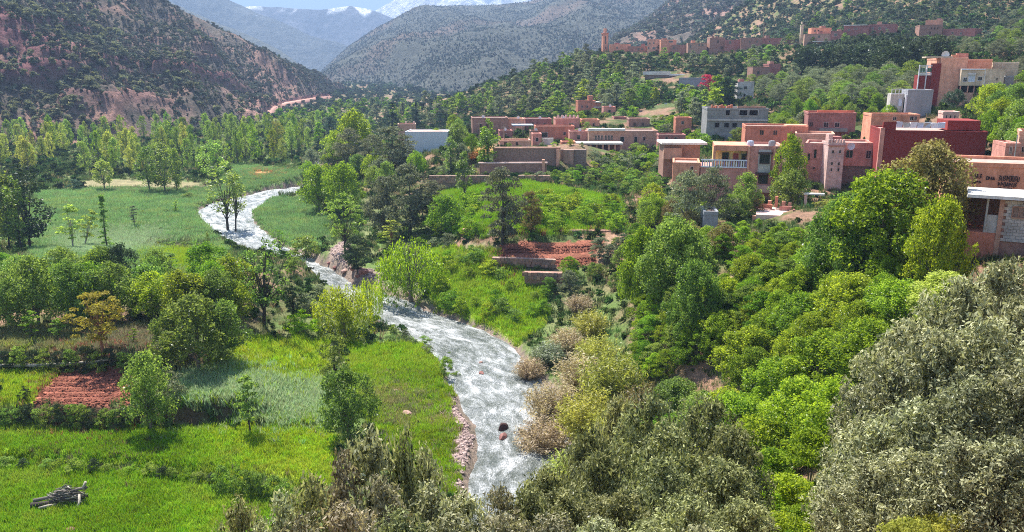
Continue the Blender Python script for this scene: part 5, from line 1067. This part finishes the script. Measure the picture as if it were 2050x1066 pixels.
# green grove in the right foreground, stepping down towards the camera
def grove_label(i):
    q = GROVE[i]; same = sorted([p for p in GROVE if p[5] == q[5]], key=lambda p: -p[1]); per = 5
    rw = same.index(q) // per; row = sorted(same[rw * per:(rw + 1) * per]); k = row.index(q)
    side = ['leftmost', 'second from left', 'middle one', 'fourth from left', 'rightmost'][k] if len(row) == 5 else ['leftmost', 'second from left', 'third from left', 'rightmost'][k]
    return ('%s tree of the steep right grove, %s in its %s' if q[5] == 'grove' else '%s shrub in the gap between foreground olives, %s in its %s') % (HUE[q[4]], side, ['back row', 'second row', 'third row', 'fourth row', 'fifth row', 'sixth row'][rw])
GROVE = ([
 (1330, 46, 4.6, 5.2, 'green', 'grove'), (1420, 47, 4.0, 5, 'walnut', 'grove'), (1500, 50, 4.6, 5, 'mulberry', 'grove'), (1600, 50, 4.4, 5, 'mulberry', 'grove'), (1690, 48, 4.2, 5, 'mulberry', 'grove'), (1780, 44, 3.8, 4.6, 'mulberry', 'grove'), (1870, 42, 3.4, 4.4, 'yellow', 'grove'),
 (1400, 38, 4.2, 4.4, 'mulberry', 'grove'), (1360, 52, 3.6, 4.4, 'walnut', 'grove'), (1440, 56, 3.2, 4.4, 'mulberry', 'grove'), (1380, 43, 3.8, 4.4, 'green', 'grove'), (1460, 45, 4.0, 4.4, 'mulberry', 'grove'), (1290, 42, 3.2, 4.0, 'walnut', 'grove'), (1530, 58, 3.4, 4.6, 'green', 'grove'), (1620, 60, 3.2, 4.6, 'mulberry', 'grove'), (1700, 56, 3.0, 4.4, 'walnut', 'grove'), (1480, 40, 4.8, 4.8, 'mulberry', 'grove'), (1565, 41, 4.6, 4.6, 'mulberry', 'grove'), (1650, 40, 4.6, 4.8, 'mulberry', 'grove'), (1735, 38, 4.2, 4.4, 'mulberry', 'grove'),
 (1440, 31, 3.8, 3.8, 'mulberry', 'grove'), (1530, 32, 4.4, 4.0, 'mulberry', 'grove'), (1610, 33, 4.6, 4.2, 'mulberry', 'grove'), (1680, 31, 4.2, 3.8, 'mulberry', 'grove'),
 (1360, 34, 3.6, 3.6, 'green', 'grove'), (1300, 38, 3.4, 3.8, 'green', 'grove'), (1560, 26, 3.2, 3.0, 'mulberry', 'leafy'), (1640, 25, 3.2, 2.8, 'green', 'leafy'), (1600, 21, 2.4, 2.4, 'mulberry', 'leafy'), (1560, 20.5, 2.2, 2.2, 'mulberry', 'leafy'), (1640, 18, 1.6, 1.8, 'green', 'leafy'), (1590, 16, 1.6, 1.8, 'mulberry', 'leafy'), (1545, 17, 1.5, 1.6, 'mulberry', 'leafy'), (1500, 22, 2.2, 2.2, 'mulberry', 'leafy'), (1620, 14, 1.2, 1.4, 'mulberry', 'leafy'), (1560, 13.5, 1.1, 1.4, 'mulberry', 'leafy')])
g_rank = {q: i for i, q in enumerate(sorted([q for q in GROVE if q[5] == 'grove'], key=lambda q: -q[1]))}
l_rank = {q: i for i, q in enumerate(sorted([q for q in GROVE if q[5] != 'grove'], key=lambda q: -q[1]))}
WD = ['back row', 'second row', 'third row', 'fourth row', 'fifth row', 'front row']; OR2 = ['leftmost', 'second from left', 'third from left', 'fourth from left', 'rightmost', 'far right']
for i, (u, Y, H, Wd, lm, kind) in enumerate(GROVE):
    x = (u - 1025) / FPX * Y * 1.06
    plant(kind, (x, Y, float(ground(x, Y))), H * (.86 if kind == 'grove' else 1), Wd * 1.08, grove_label(i), lm=lm, group='green grove trees at right' if kind == 'grove' else 'fresh shrubs between the foreground olives')
ORD = ['first', 'second', 'third', 'fourth', 'fifth', 'sixth', 'seventh', 'eighth', 'ninth', 'tenth', 'eleventh', 'twelfth', 'thirteenth', 'fourteenth', 'fifteenth', 'sixteenth']
cnt['fill'] = S('grove', [(1390,620),(1600,560),(1800,570),(1780,640),(1680,760),(1600,840),(1500,800),(1400,720)], 26, (2.4, 3.4), 'low tree merging into the right grove', 'low trees merging into the right grove', lms=['mulberry', 'green', 'mulberry'], mind=.35, check=False)
# silver olives, right foreground
def near(kind, L, label, group, lm=None):
    rows = {}
    for q in sorted(L, key=lambda q: (-q[2], q[0])): rows.setdefault(next((r for r in rows if abs(r - q[2]) < q[2] * .09), q[2]), []).append(q)
    rn = dict(zip(sorted(rows, reverse=True), ['farthest', 'second farthest', 'third farthest', 'fourth', 'fifth', 'sixth', 'seventh'][:len(rows) - 1] + ['nearest'])) if len(rows) > 1 else {k: 'only' for k in rows}
    lab_of = {q: '%s, %s from the left in its %s row' % (label, ORD[k], rn[r]) for r, qq in rows.items() for k, q in enumerate(sorted(qq))}
    for (u, vt, Y, Wd) in L:
        q = P(u, vt, Y); g = float(ground(q[0], Y)); H = max(q[2] - g, .8)
        plant(kind, (q[0], Y, g), H, Wd, lab_of[(u, vt, Y, Wd)], group=group, lm=('bronze_near' if kind == 'shrub' and RNG.random() < .25 else 'olive_mid' if kind == 'shrub' and RNG.random() < .5 else lm))
near('nearolive', [(1830, 640, 24, 4.6), (1930, 560, 25, 4.6), (2020, 520, 26, 4.6), (1780, 720, 20, 3.6), (1880, 660, 19, 4.0), (1980, 640, 19, 4.0), (2060, 600, 21, 4.0), (1750, 830, 16, 2.8), (1850, 800, 15, 3.0), (1950, 760, 14.5, 3.0), (2050, 740, 14.5, 3.0), (1740, 920, 12.5, 2.2), (1830, 900, 12, 2.4), (1930, 880, 11.5, 2.4), (2030, 880, 11.5, 2.4)],
     'silvery olive tree, right foreground', 'silvery olives of the right foreground')
near('nearolive', [(1300, 790, 23, 4.0), (1240, 790, 25, 3.4), (1420, 800, 22, 3.8), (1180, 860, 20, 3.2), (1350, 850, 18, 3.4), (1470, 850, 18, 3.0), (1090, 940, 17, 2.8), (1210, 900, 16, 2.8), (1330, 920, 14, 2.6), (1450, 920, 14, 2.6), (1130, 980, 13, 2.4), (1240, 980, 12.5, 2.2), (1380, 990, 11.5, 2.2), (1490, 1000, 12, 2.0)],
     'olive bush, centre foreground', 'olive bushes of the centre foreground', 'olive_mid')
near('shrub', [(740, 865, 13, 2.3), (680, 910, 12.5, 2.0), (810, 860, 13, 1.4), (850, 900, 13.5, 1.6), (620, 950, 12, 1.8), (560, 990, 11.5, 1.7), (480, 1000, 11, 1.4), (760, 960, 11, 2.0), (860, 970, 11.5, 1.8), (930, 985, 12, 1.7), (1000, 975, 12.5, 1.7), (1060, 970, 12.5, 1.6), (690, 1010, 10, 1.8), (600, 1030, 10, 1.6), (800, 1020, 9.5, 1.7), (900, 1030, 9.5, 1.7), (1000, 1030, 9.8, 1.7), (1100, 1030, 10, 1.7), (1200, 1040, 9.8, 1.6), (520, 1040, 10, 1.4), (440, 1052, 10.5, 1.0), (1300, 1045, 9.8, 1.6), (1400, 1050, 10, 1.5)],
     'small leaved shrub, bottom edge', 'shrubs along the bottom edge')
near('leafy', [(1900, 1020, 11, 1.4), (1830, 1030, 10.5, 1.3)], 'yellowish shrub under the right olives', 'yellowish shrubs under the right olives', 'yellow')
print('COUNTS', cnt, 'plants', NT)
# ---------------------------------------------------------------- stuff made of instances on points
def clear_of_houses(pts, scl, hm=1.3):
    u, v, d = proj(pts[:, 0], pts[:, 1], pts[:, 2]); top = v - scl * hm / d * FPX; wp = scl / d * FPX
    ok = np.ones(len(pts), bool)
    for (a, b, c, e, Y) in HR:
        ok &= ~((pts[:, 1] < Y + 8) & (u + wp * .6 > a) & (u - wp * .6 < b) & (top < e - (e - c) * .42) & (v > c))
    return ok
def gn_scatter(name, pts, scl, col, protos, label, rz=None):
    """one object: copies of small plants standing on its points"""
    pts = np.asarray(pts); scl = np.asarray(scl); col = np.asarray(col)
    if name in ('undergrowth', 'slope_scrub', 'upper_slope_scrub', 'weeds'): k_ = clear_of_houses(pts, scl, .4 if name == 'weeds' else 1.3); pts, scl, col = pts[k_], scl[k_], col[k_]
    me = bpy.data.meshes.new(name); me.vertices.add(len(pts)); me.vertices.foreach_set('co', np.asarray(pts, np.float32).ravel())
    a = me.attributes.new('scl', 'FLOAT', 'POINT'); a.data.foreach_set('value', np.asarray(scl, np.float32))
    r = me.attributes.new('rot', 'FLOAT_VECTOR', 'POINT'); q = np.zeros((len(pts), 3), np.float32); q[:, 2] = RNG.uniform(0, 6.28, len(pts)); q[:, :2] = RNG.normal(size=(len(pts), 2)) * .08; r.data.foreach_set('vector', q.ravel())
    c = me.attributes.new('tintc', 'FLOAT_COLOR', 'POINT'); cc = np.ones((len(pts), 4), np.float32); cc[:, :3] = col; c.data.foreach_set('color', cc.ravel())
    ix = me.attributes.new('pick', 'INT', 'POINT'); ix.data.foreach_set('value', RNG.integers(0, len(protos), len(pts)).astype(np.int32))
    o = ob(name, me); tag(o, label, kind='stuff')
    cl = bpy.data.collections.new(name + '_sources')
    for k, m in enumerate(protos): po = bpy.data.objects.new('%s_source_%d' % (name, k), m); cl.objects.link(po)
    g = bpy.data.node_groups.new(name + '_scatter', 'GeometryNodeTree')
    g.interface.new_socket('Geometry', in_out='INPUT', socket_type='NodeSocketGeometry'); g.interface.new_socket('Geometry', in_out='OUTPUT', socket_type='NodeSocketGeometry')
    n = g.nodes; gi = n.new('NodeGroupInput'); go = n.new('NodeGroupOutput'); ip = n.new('GeometryNodeInstanceOnPoints'); ci = n.new('GeometryNodeCollectionInfo')
    ci.inputs['Collection'].default_value = cl; ci.inputs['Separate Children'].default_value = True; ci.inputs['Reset Children'].default_value = True
    ip.inputs['Pick Instance'].default_value = True
    def na(nm, dt): x = n.new('GeometryNodeInputNamedAttribute'); x.data_type = dt; x.inputs['Name'].default_value = nm; return x.outputs['Attribute']
    g.links.new(gi.outputs[0], ip.inputs['Points']); g.links.new(ci.outputs[0], ip.inputs['Instance']); g.links.new(na('pick', 'INT'), ip.inputs['Instance Index'])
    g.links.new(na('rot', 'FLOAT_VECTOR'), ip.inputs['Rotation']); g.links.new(na('scl', 'FLOAT'), ip.inputs['Scale']); g.links.new(ip.outputs[0], go.inputs[0])
    md = o.modifiers.new('scatter', 'NODES'); md.node_group = g
    return o
def mat_tint(name, trans=.35, lo=.65, hi=1.35):
    m = bpy.data.materials.new(name); m.use_nodes = True; t = m.node_tree; t.nodes.clear(); out = t.nodes.new('ShaderNodeOutputMaterial')
    a = N(t, 'Attribute', attribute_name='tintc', attribute_type='INSTANCER'); b = N(t, 'Attribute', attribute_name='Col')
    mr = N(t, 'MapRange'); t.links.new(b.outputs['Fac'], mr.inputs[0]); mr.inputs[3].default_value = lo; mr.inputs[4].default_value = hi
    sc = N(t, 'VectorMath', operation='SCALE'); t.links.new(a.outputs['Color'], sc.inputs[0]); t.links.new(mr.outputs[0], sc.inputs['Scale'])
    d = N(t, 'BsdfDiffuse'); t.links.new(sc.outputs[0], d.inputs[0]); tr = N(t, 'BsdfTranslucent'); t.links.new(sc.outputs[0], tr.inputs[0])
    mx = N(t, 'MixShader'); mx.inputs[0].default_value = trans; t.links.new(d.outputs[0], mx.inputs[1]); t.links.new(tr.outputs[0], mx.inputs[2]); t.links.new(mx.outputs[0], out.inputs['Surface']); return m
M_GRASS = mat_tint('grass_blades', .45); M_SCR = mat_tint('hill_scrub', .15)
def tuft(seed, n, h, r, w):
    rng = np.random.default_rng(seed); V = []; F = []; T_ = []
    for i in range(n):
        th, q = rng.uniform(0, 6.283), rng.uniform(0, r); x, y = math.cos(th) * q, math.sin(th) * q; a = rng.uniform(0, 6.283); hh = h * rng.uniform(.55, 1.1); lx, ly = rng.normal(size=2) * .28 * hh
        c, s = math.cos(a) * w, math.sin(a) * w; k = len(V)
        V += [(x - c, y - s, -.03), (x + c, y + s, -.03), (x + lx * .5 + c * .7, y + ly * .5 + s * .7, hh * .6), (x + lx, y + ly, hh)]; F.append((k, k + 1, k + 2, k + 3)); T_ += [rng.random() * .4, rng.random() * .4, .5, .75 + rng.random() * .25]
    return mk('tuft', V, F, M_GRASS, col=np.repeat(np.array(T_)[:, None], 3, 1))
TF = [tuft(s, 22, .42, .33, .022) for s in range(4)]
def ball(seed, n, r, leaf, K=7):
    V, F, T_, cc = crown(seed, .1 * r, r * 1.1, r * .8, 'dome', K, n, r * .5, leaf, .6)
    return mk('clump', V, F, M_SCR, col=np.repeat(T_[:, None], 3, 1))
SB = [ball(900 + s, 16, 1.0, .26) for s in range(4)]
FB = [ball(920 + s, 7, 1.0, .42, 5) for s in range(3)]
def zone_pts(kinds, n, jit, ylim=400, yl0=30):
    ok = np.isin(GZ, [k + 1 for k, q in enumerate(ZONES) if q[2] in kinds]) & (YY < ylim) & (YY > yl0) & (np.abs(GU - 1025) < 1120) & (GV < 1130) & (RSD > 1.0)
    ii, jj = np.nonzero(ok); w_ = (Yg[ii, jj] ** .9); w_ /= w_.sum(); s = RNG.choice(len(ii), n, p=w_)
    y = YY[ii[s], jj[s]] + RNG.normal(size=n) * .004 * Yg[ii[s], jj[s]] * jit; x = Xg[ii[s], jj[s]] + RNG.normal(size=n) * .002 * Yg[ii[s], jj[s]] * jit
    i2 = np.clip(ii[s] + RNG.normal(size=n) * 3.5, 0, NRW - 1).astype(int); j2 = np.clip(jj[s] + RNG.normal(size=n) * 4, 0, NCL - 1).astype(int); i2 = np.where(GZ[i2, j2] > 0, i2, ii[s]); j2 = np.where(GZ[i2, j2] > 0, j2, jj[s])
    return np.stack([x, y, ground(x, y)], -1), GC[i2, j2]
p, c = zone_pts(('grass', 'mead', 'dry'), 70000, 1.2)
pat = fbm(p[:, 0] * .35, p[:, 1] * .35, 4, 88)[:, None]
c = c * (.75 + .75 * pat) * (1 + RNG.normal(size=(len(p), 3)) * .09); c = c * (1 - ss(.55, .75, pat) * .35) + np.array((.26, .24, .05)) * ss(.55, .75, pat) * .35
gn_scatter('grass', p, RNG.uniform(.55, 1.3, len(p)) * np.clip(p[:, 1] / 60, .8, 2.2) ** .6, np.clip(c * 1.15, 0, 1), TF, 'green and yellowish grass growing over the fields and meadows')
p, c = zone_pts(('wheat',), 16000, 1.2)
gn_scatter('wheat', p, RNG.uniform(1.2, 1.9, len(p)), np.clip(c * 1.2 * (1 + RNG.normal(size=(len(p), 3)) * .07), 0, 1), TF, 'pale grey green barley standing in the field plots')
# weeds over all untended ground
ok = (GZ == 0) & (YY > 30) & (YY < 420) & (np.abs(GU - 1025) < 1120) & (GV < 1130) & (RSD > 1.2); ii, jj = np.nonzero(ok)
w_ = Yg[ii, jj] ** .8; w_ /= w_.sum(); s = RNG.choice(len(ii), 42000, p=w_); x = Xg[ii[s], jj[s]] + RNG.normal(size=len(s)) * .15; y = YY[ii[s], jj[s]] + RNG.normal(size=len(s)) * .2
cc = np.array((.10, .15, .045)) * (.6 + .9 * fbm(x * .2, y * .2, 3, 77)[:, None]) * (1 + RNG.normal(size=(len(s), 3)) * .12); cc[RNG.random(len(s)) < .12] = (.28, .22, .11)
gn_scatter('weeds', np.stack([x, y, ground(x, y)], -1), RNG.uniform(.7, 1.7, len(s)) * np.clip(y / 70, .8, 2.5) ** .7, np.clip(cc, 0, 1), TF, 'rough weeds and grass over banks and slopes')
# undergrowth clumps
s = RNG.choice(len(ii), 7000, p=w_); x = Xg[ii[s], jj[s]]; y = YY[ii[s], jj[s]]
cc = np.array((.075, .12, .03)) * (.6 + .9 * RNG.random((len(s), 1))) * (1 + RNG.normal(size=(len(s), 3)) * .1)
inside_h = np.zeros(len(s), bool)
gn_scatter('undergrowth', np.stack([x, y, ground(x, y) - .1], -1), RNG.uniform(.25, .8, len(s)) * np.clip(y / 90, .7, 2.2), np.clip(cc, 0, 1), SB, 'low leafy undergrowth between the trees and houses')
# mountain scrub
def mtn_pts(M, n, seed, tmax=1.0, u0=-60, u1=2110):
    X, Y, Z = M; u, v, d = proj(X, Y, Z); nv_ = int(X.shape[0] * .87)
    ok = (u > u0) & (u < u1) & (v > -40) & (v < 300); ok[nv_:] = False; ok[:, -1] = False
    i, j = np.nonzero(ok); dens = fbm(X[i, j] * .02, Y[i, j] * .02, 3, seed) ; w_ = np.clip(dens - .22, .04, 1); w_ /= w_.sum()
    s = RNG.choice(len(i), n, p=w_); a, b = i[s], j[s]; fa, fb = RNG.random(n), RNG.random(n)
    L = lambda A: (A[a, b] * (1 - fa) + A[a + 1, b] * fa) * (1 - fb) + (A[a, b + 1] * (1 - fa) + A[a + 1, b + 1] * fa) * fb
    return np.stack([L(X), L(Y), L(Z)], -1)
def scr_col(n, g=(.165, .17, .12)): return np.clip(np.array(g) * RNG.uniform(.45, 1.5, (n, 1)) * (1 + RNG.normal(size=(n, 3)) * .08), 0, 1)
pL = mtn_pts((LX, LY, LZ), 19000, 33, u1=725)
uu, vv, dd = proj(pL[:, 0], pL[:, 1], pL[:, 2]); rdist = pld(uu, vv, ROAD); pL = pL[rdist > 6]
sL = (.4 + 1.3 * RNG.random(len(pL)) ** 2.2) * (1 + .5 * (RNG.random(len(pL)) < .1))
# the nearest big ones are separate bushes
uu, vv, dd = proj(pL[:, 0], pL[:, 1], pL[:, 2]); size = sL / dd; size[(vv < 0) | (uu < 0)] = 0; big = np.argsort(-size)[:260]
keep = np.ones(len(pL), bool); keep[big] = False
SBo = [ball(940 + s, 26, 1.0, .2, 9) for s in range(4)]
for m_ in SBo: m_.materials[0] = L_['scrub']
proto_b = bpy.data.objects.new('juniper_bush', SBo[0])
for n_, k in enumerate(big):
    o = bpy.data.objects.new('juniper_bush', SBo[n_ % 4]); COL.objects.link(o); o.location = pL[k] - np.array([0, 0, .1]); o.scale = (sL[k] * 1.25,) * 3; o.rotation_euler = (0, 0, RNG.uniform(0, 6.28))
    tag(o, 'grey green juniper bush dotted on the lower left mountainside', 'bush', 'juniper bushes on the left mountainside')
bpy.data.objects.remove(proto_b)
gn_scatter('mountain_scrub', pL[keep], sL[keep], scr_col(keep.sum()), SB, 'grey green scrub dotted over the left mountain')
p = mtn_pts(RM, 6000, 34, u0=1200); gn_scatter('hill_scrub', p, RNG.uniform(1.2, 3.0, len(p)), scr_col(len(p)), SB, 'scrub covering the right mountain behind the village')
p = mtn_pts(CM, 30000, 35, u0=600, u1=1500); gn_scatter('distant_scrub', p, RNG.uniform(.8, 1.9, len(p)), scr_col(len(p), (.135, .15, .12)), FB, 'fine dark scrub speckling the middle mountain')
ok = (YY > 240) & (np.abs(GU - 1025) < 1150) & (GV > -40) & (GV < 100) & (GU > 1300); ii, jj = np.nonzero(ok); s = RNG.choice(len(ii), 5200); x, y = Xg[ii[s], jj[s]] + RNG.normal(size=len(s)), YY[ii[s], jj[s]] + RNG.normal(size=len(s))
gn_scatter('upper_slope_scrub', np.stack([x, y, ground(x, y) - .2], -1), RNG.uniform(.7, 1.9, len(s)) * np.clip(y / 400, .8, 2), scr_col(len(s), (.13, .155, .09)), SB, 'dense grey green scrub on the slope above the upper village')
# scrub on the near right slopes and far valley floor
ok = (YY > 230) & (YY < 1100) & (np.abs(GU - 1025) < 1120) & (GV > -20) & (GV < 270) & (Xg > -260); ii, jj = np.nonzero(ok); w_ = Yg[ii, jj] ** .5; w_ /= w_.sum(); s = RNG.choice(len(ii), 4200, p=w_)
x, y = Xg[ii[s], jj[s]], YY[ii[s], jj[s]]; gn_scatter('slope_scrub', np.stack([x, y, ground(x, y) - .2], -1), RNG.uniform(.8, 2.2, len(s)) * np.clip(y / 400, .8, 2.2), scr_col(len(s), (.085, .12, .055)), SB, 'scrub and small trees massed on the far slopes')
# ================================================================ rocks, logs, posts
M_ROCK = mat_wall('red_rock', (.26, .12, .10), .4, 2.5, .4); M_ROCKD = mat_wall('wet_dark_rock', (.07, .035, .03), .3, 2.5, .3); M_ROCKP = mat_wall('pink_stone', (.42, .26, .21), .3, 2.5, .3)
def rock_me(seed, m, flat=.6):
    import bmesh
    bm = bmesh.new(); bmesh.ops.create_icosphere(bm, subdivisions=3, radius=1); rng = np.random.default_rng(seed)
    pl = rng.normal(size=(9, 3)); pl /= np.linalg.norm(pl, axis=1)[:, None]; dd = rng.uniform(.42, .85, 9)
    for v in bm.verts:
        p = np.array(v.co)
        for n_, d_ in zip(pl, dd):
            e = p @ n_ - d_
            if e > 0: p = p - n_ * e * .92
        p = p * (1 + .06 * (vn(p[0:1] * 4, p[1:2] * 4 + p[2] * 3, seed)[0] - .5)); v.co = p * np.array([1, .8, flat])
    me = bpy.data.meshes.new('rock'); bm.to_mesh(me); bm.free(); me.materials.append(m); return me
ROCKS = [rock_me(s, M_ROCK) for s in range(4)]; RDK = [rock_me(s + 10, M_ROCKD, .8) for s in range(3)]; RPK = [rock_me(s + 20, M_ROCKP, .5) for s in range(3)]
def rock(u, v, wpx, label, ms, z=None, group=None):
    p = PZ(u, v, z) if z is not None else G(u, v); s = wpx / FPX * (p[1] * CP - (p[2] - CAM_H) * SP) / 2
    o = ob('rock', ms[RNG.integers(len(ms))], loc=(p[0], p[1], p[2] + s * .15), rz=RNG.uniform(0, 6.28), scale=s); tag(o, label, 'rock', group); return o
rock(1005, 876, 26, 'reddish boulder, largest of the three in the rapids', ROCKS, Z_R); rock(1006, 858, 26, 'dark wet boulder behind the reddish one in the rapids', RDK, Z_R); rock(1046, 868, 24, 'dark boulder at the right with white water round it', RDK, Z_R)
rock(965, 749, 16, 'flat stone in mid river left of the rapids', ROCKS, Z_R); rock(962, 727, 11, 'small pale stone breaking the water upstream', RPK, Z_R)
rock(756, 650, 24, 'pink boulder at the water edge below the arching willow', RPK); rock(795, 785, 19, 'round pale stone on the river lawn', RPK); rock(812, 832, 30, 'flat pale slab on the river lawn', RPK); rock(808, 806, 16, 'small stone between the slab and the round stone', RPK)
for i, (u, v, w_) in enumerate([(690, 545, 22), (708, 540, 18), (728, 548, 26), (745, 552, 14), (718, 555, 16), (672, 537, 14), (740, 547, 18), (785, 575, 14), (770, 560, 12), (700, 528, 12), (660, 528, 12), (815, 590, 12)]):
    rock(u, v, w_, 'red and pink boulder on the gravel bar', ROCKS if i % 3 else RPK, group='boulders on the gravel bar')
for i, (u, v) in enumerate([(402, 408), (412, 412), (422, 404), (436, 402), (448, 400), (460, 398), (392, 416), (474, 396)]): rock(u, v + 2, 11, 'dark stone lining the outer bank of the upper bend', RDK, group='stones along the upper bend')
rock(140, 1064, 22, 'reddish rock at the bottom of the bright field', ROCKS)
# pebbles on gravel
ok = np.isin(GZ, [k + 1 for k, q in enumerate(ZONES) if q[2] == 'gravel']) & (RSD > .2); ii, jj = np.nonzero(ok); s = RNG.choice(len(ii), 3500); x = Xg[ii[s], jj[s]] + RNG.normal(size=len(s)) * .1; y = YY[ii[s], jj[s]] + RNG.normal(size=len(s)) * .15
peb = [rock_me(40 + k, None, .6) for k in range(3)]
mp_ = mat_tint('pebbles', 0, .8, 1.2)
for q in peb:
    q.materials.clear(); q.materials.append(mp_); a = q.color_attributes.new('Col', 'FLOAT_COLOR', 'POINT'); a.data.foreach_set('color', np.full(len(q.vertices) * 4, .5, np.float32))
gn_scatter('gravel', np.stack([x, y, ground(x, y)], -1), RNG.uniform(.03, .12, len(s)) * RNG.choice([1, 1, 1, 2], len(s)), np.clip(np.array((.38, .28, .25)) * RNG.uniform(.5, 1.4, (len(s), 1)), 0, 1), peb, 'pinkish pebbles on the river banks')
# clods in the ploughed plots
ok = kf; ii, jj = np.nonzero(ok); s = RNG.choice(len(ii), 5000); x = Xg[ii[s], jj[s]] + RNG.normal(size=len(s)) * .1; y = YY[ii[s], jj[s]] + RNG.normal(size=len(s)) * .15
gn_scatter('soil_clods', np.stack([x, y, ground(x, y) + .03], -1), RNG.uniform(.05, .16, len(s)), np.clip(np.array((.24, .09, .06)) * RNG.uniform(.6, 1.3, (len(s), 1)), 0, 1), peb, 'broken red soil of the ploughed plots')
# heap of cut branches and logs in the bright field
g0 = G(128, 1010); R0 = tag(ob('brushwood_heap', None, loc=g0, scale=1.0), 'heap of grey branches and logs lying in the bright bottom left field', 'brushwood heap')
rg = np.random.default_rng(5)
def lg(name, p0, p1, r0, r1, m):
    mid = (np.array(p0) + np.array(p1)) / 2 + rg.normal(size=3) * .06
    v, f = tube([p0, mid, p1], [r0, (r0 + r1) / 2, r1], n=8); k = len(v); v = list(v) + [np.array(p0), np.array(p1)]
    f = list(f) + [(k, (i + 1) % 8, i, i) for i in range(8)] + [(k + 1, 16 + i, 16 + (i + 1) % 8, 16 + (i + 1) % 8) for i in range(8)]
    tri = [q for q in f]; ob(name, mk(name, v, tri, m, True), R0)
lg('log', (-1.7, -.55, .25), (.6, .1, .35), .17, .10, B_['dark']); lg('log', (-1.65, -.35, .45), (.5, .3, .6), .12, .07, B_['grey']); lg('log', (-1.1, -.75, .15), (-.2, -.45, .25), .10, .08, B_['pale']); lg('log', (1.15, -.8, .02), (1.1, -.1, .75), .09, .07, B_['pale']); lg('log', (.5, .05, .8), (1.5, .1, 1.1), .11, .09, B_['grey']); lg('log', (1.35, .1, .9), (1.45, .15, 1.45), .10, .08, B_['pale']); lg('log', (.2, -.4, .6), (1.4, .3, .4), .12, .10, B_['dark'])
for i in range(240):
    a = rg.uniform(-.5, .5) + (math.pi if rg.random() < .5 else 0); c0 = np.array([rg.uniform(-.7, 1.1), rg.uniform(-.35, .5), 0]); hh = 1.15 * max(0, 1 - (c0[0] - .2) ** 2 * .6 - c0[1] ** 2 * 1.5); c0[2] = rg.uniform(.05, max(.1, hh)); l = rg.uniform(.3, .9)
    d_ = np.array([math.cos(a), math.sin(a), rg.uniform(-.25, .35)]) * l; lg('branch', c0 - d_ / 2, c0 + d_ / 2, rg.uniform(.02, .06), .012, B_['grey'] if i % 3 else B_['pale'])
# fallen trunk along the upper terrace bank
a = G(-20, 742); b_ = G(190, 738); c_ = G(262, 728)
if a is not None and b_ is not None and c_ is not None:
    v, f = tube([a + [0, 0, .5], (a + b_) / 2 + [0, -.2, .45], b_ + [0, 0, .55], c_ + [0, 0, .7]], [.10, .16, .13, .05], n=8); tag(ob('fallen_trunk', mk('fallen_trunk', v, f, B_['pale'], True)), 'pale fallen trunk lying along the foot of the upper terrace bank', 'fallen trunk')
# poles and the hilltop mast
def pole(u, v, top, Y, r, label, name, m=M_WOOD, parts=()):
    p = P(u, v, Y); x = p[0]; g = float(ground(x, Y)); t_ = P(u, top, Y)[2]
    R1 = tag(ob(name, None, loc=(x, Y, g - .3)), label, name.replace('_', ' '))
    vv_, ff_ = tube([(0, 0, 0), (0, 0, (t_ - g) / 2), (0, 0, t_ - g + .3)], r, r * .7, 8); ob('pole', mk('pole', vv_, ff_, m, True), R1)
    for z_, w_ in parts:
        ob('crossarm', box_me('crossarm', -w_, w_, -.06, .06, t_ - g - z_, t_ - g - z_ + .12, m), R1)
    return R1
pole(960, 300, 243, 172, .12, 'slender utility pole left of the tall poplar in the mid village', 'utility_pole', parts=((.3, .6),)); pole(1009, 300, 250, 176, .14, 'weathered pole above the retaining wall right of the tall poplar', 'utility_pole', parts=((.3, .5),))
pole(1528, 75, 45, 330, .18, 'thin pole standing on the roofs of the upper village', 'utility_pole', parts=((.4, .9),)); pole(2028, 335, 270, 74, .06, 'metal pipe post beside the small pink house at the right edge', 'metal_post', M_METAL)
m1 = pole(1121, 125, 72, 420, .25, 'dark lattice phone mast standing on the wooded spur', 'phone_mast', M_METAL)
mh = P(1121, 72, 420)[2] - float(ground(P(1121, 125, 420)[0], 420)) + .3
for k in range(3): ob('antenna_panel', box_me('antenna_panel', -.35 + (k - 1) * .55, -.05 + (k - 1) * .55, -.4, -.2, mh - 2.2, mh - .3, M_METAL), m1)
for k in range(8): ob('brace', box_me('brace', -.6, .6, -.05, .05, 2 + k * (mh - 4) / 8, 2.15 + k * (mh - 4) / 8, M_METAL), m1)
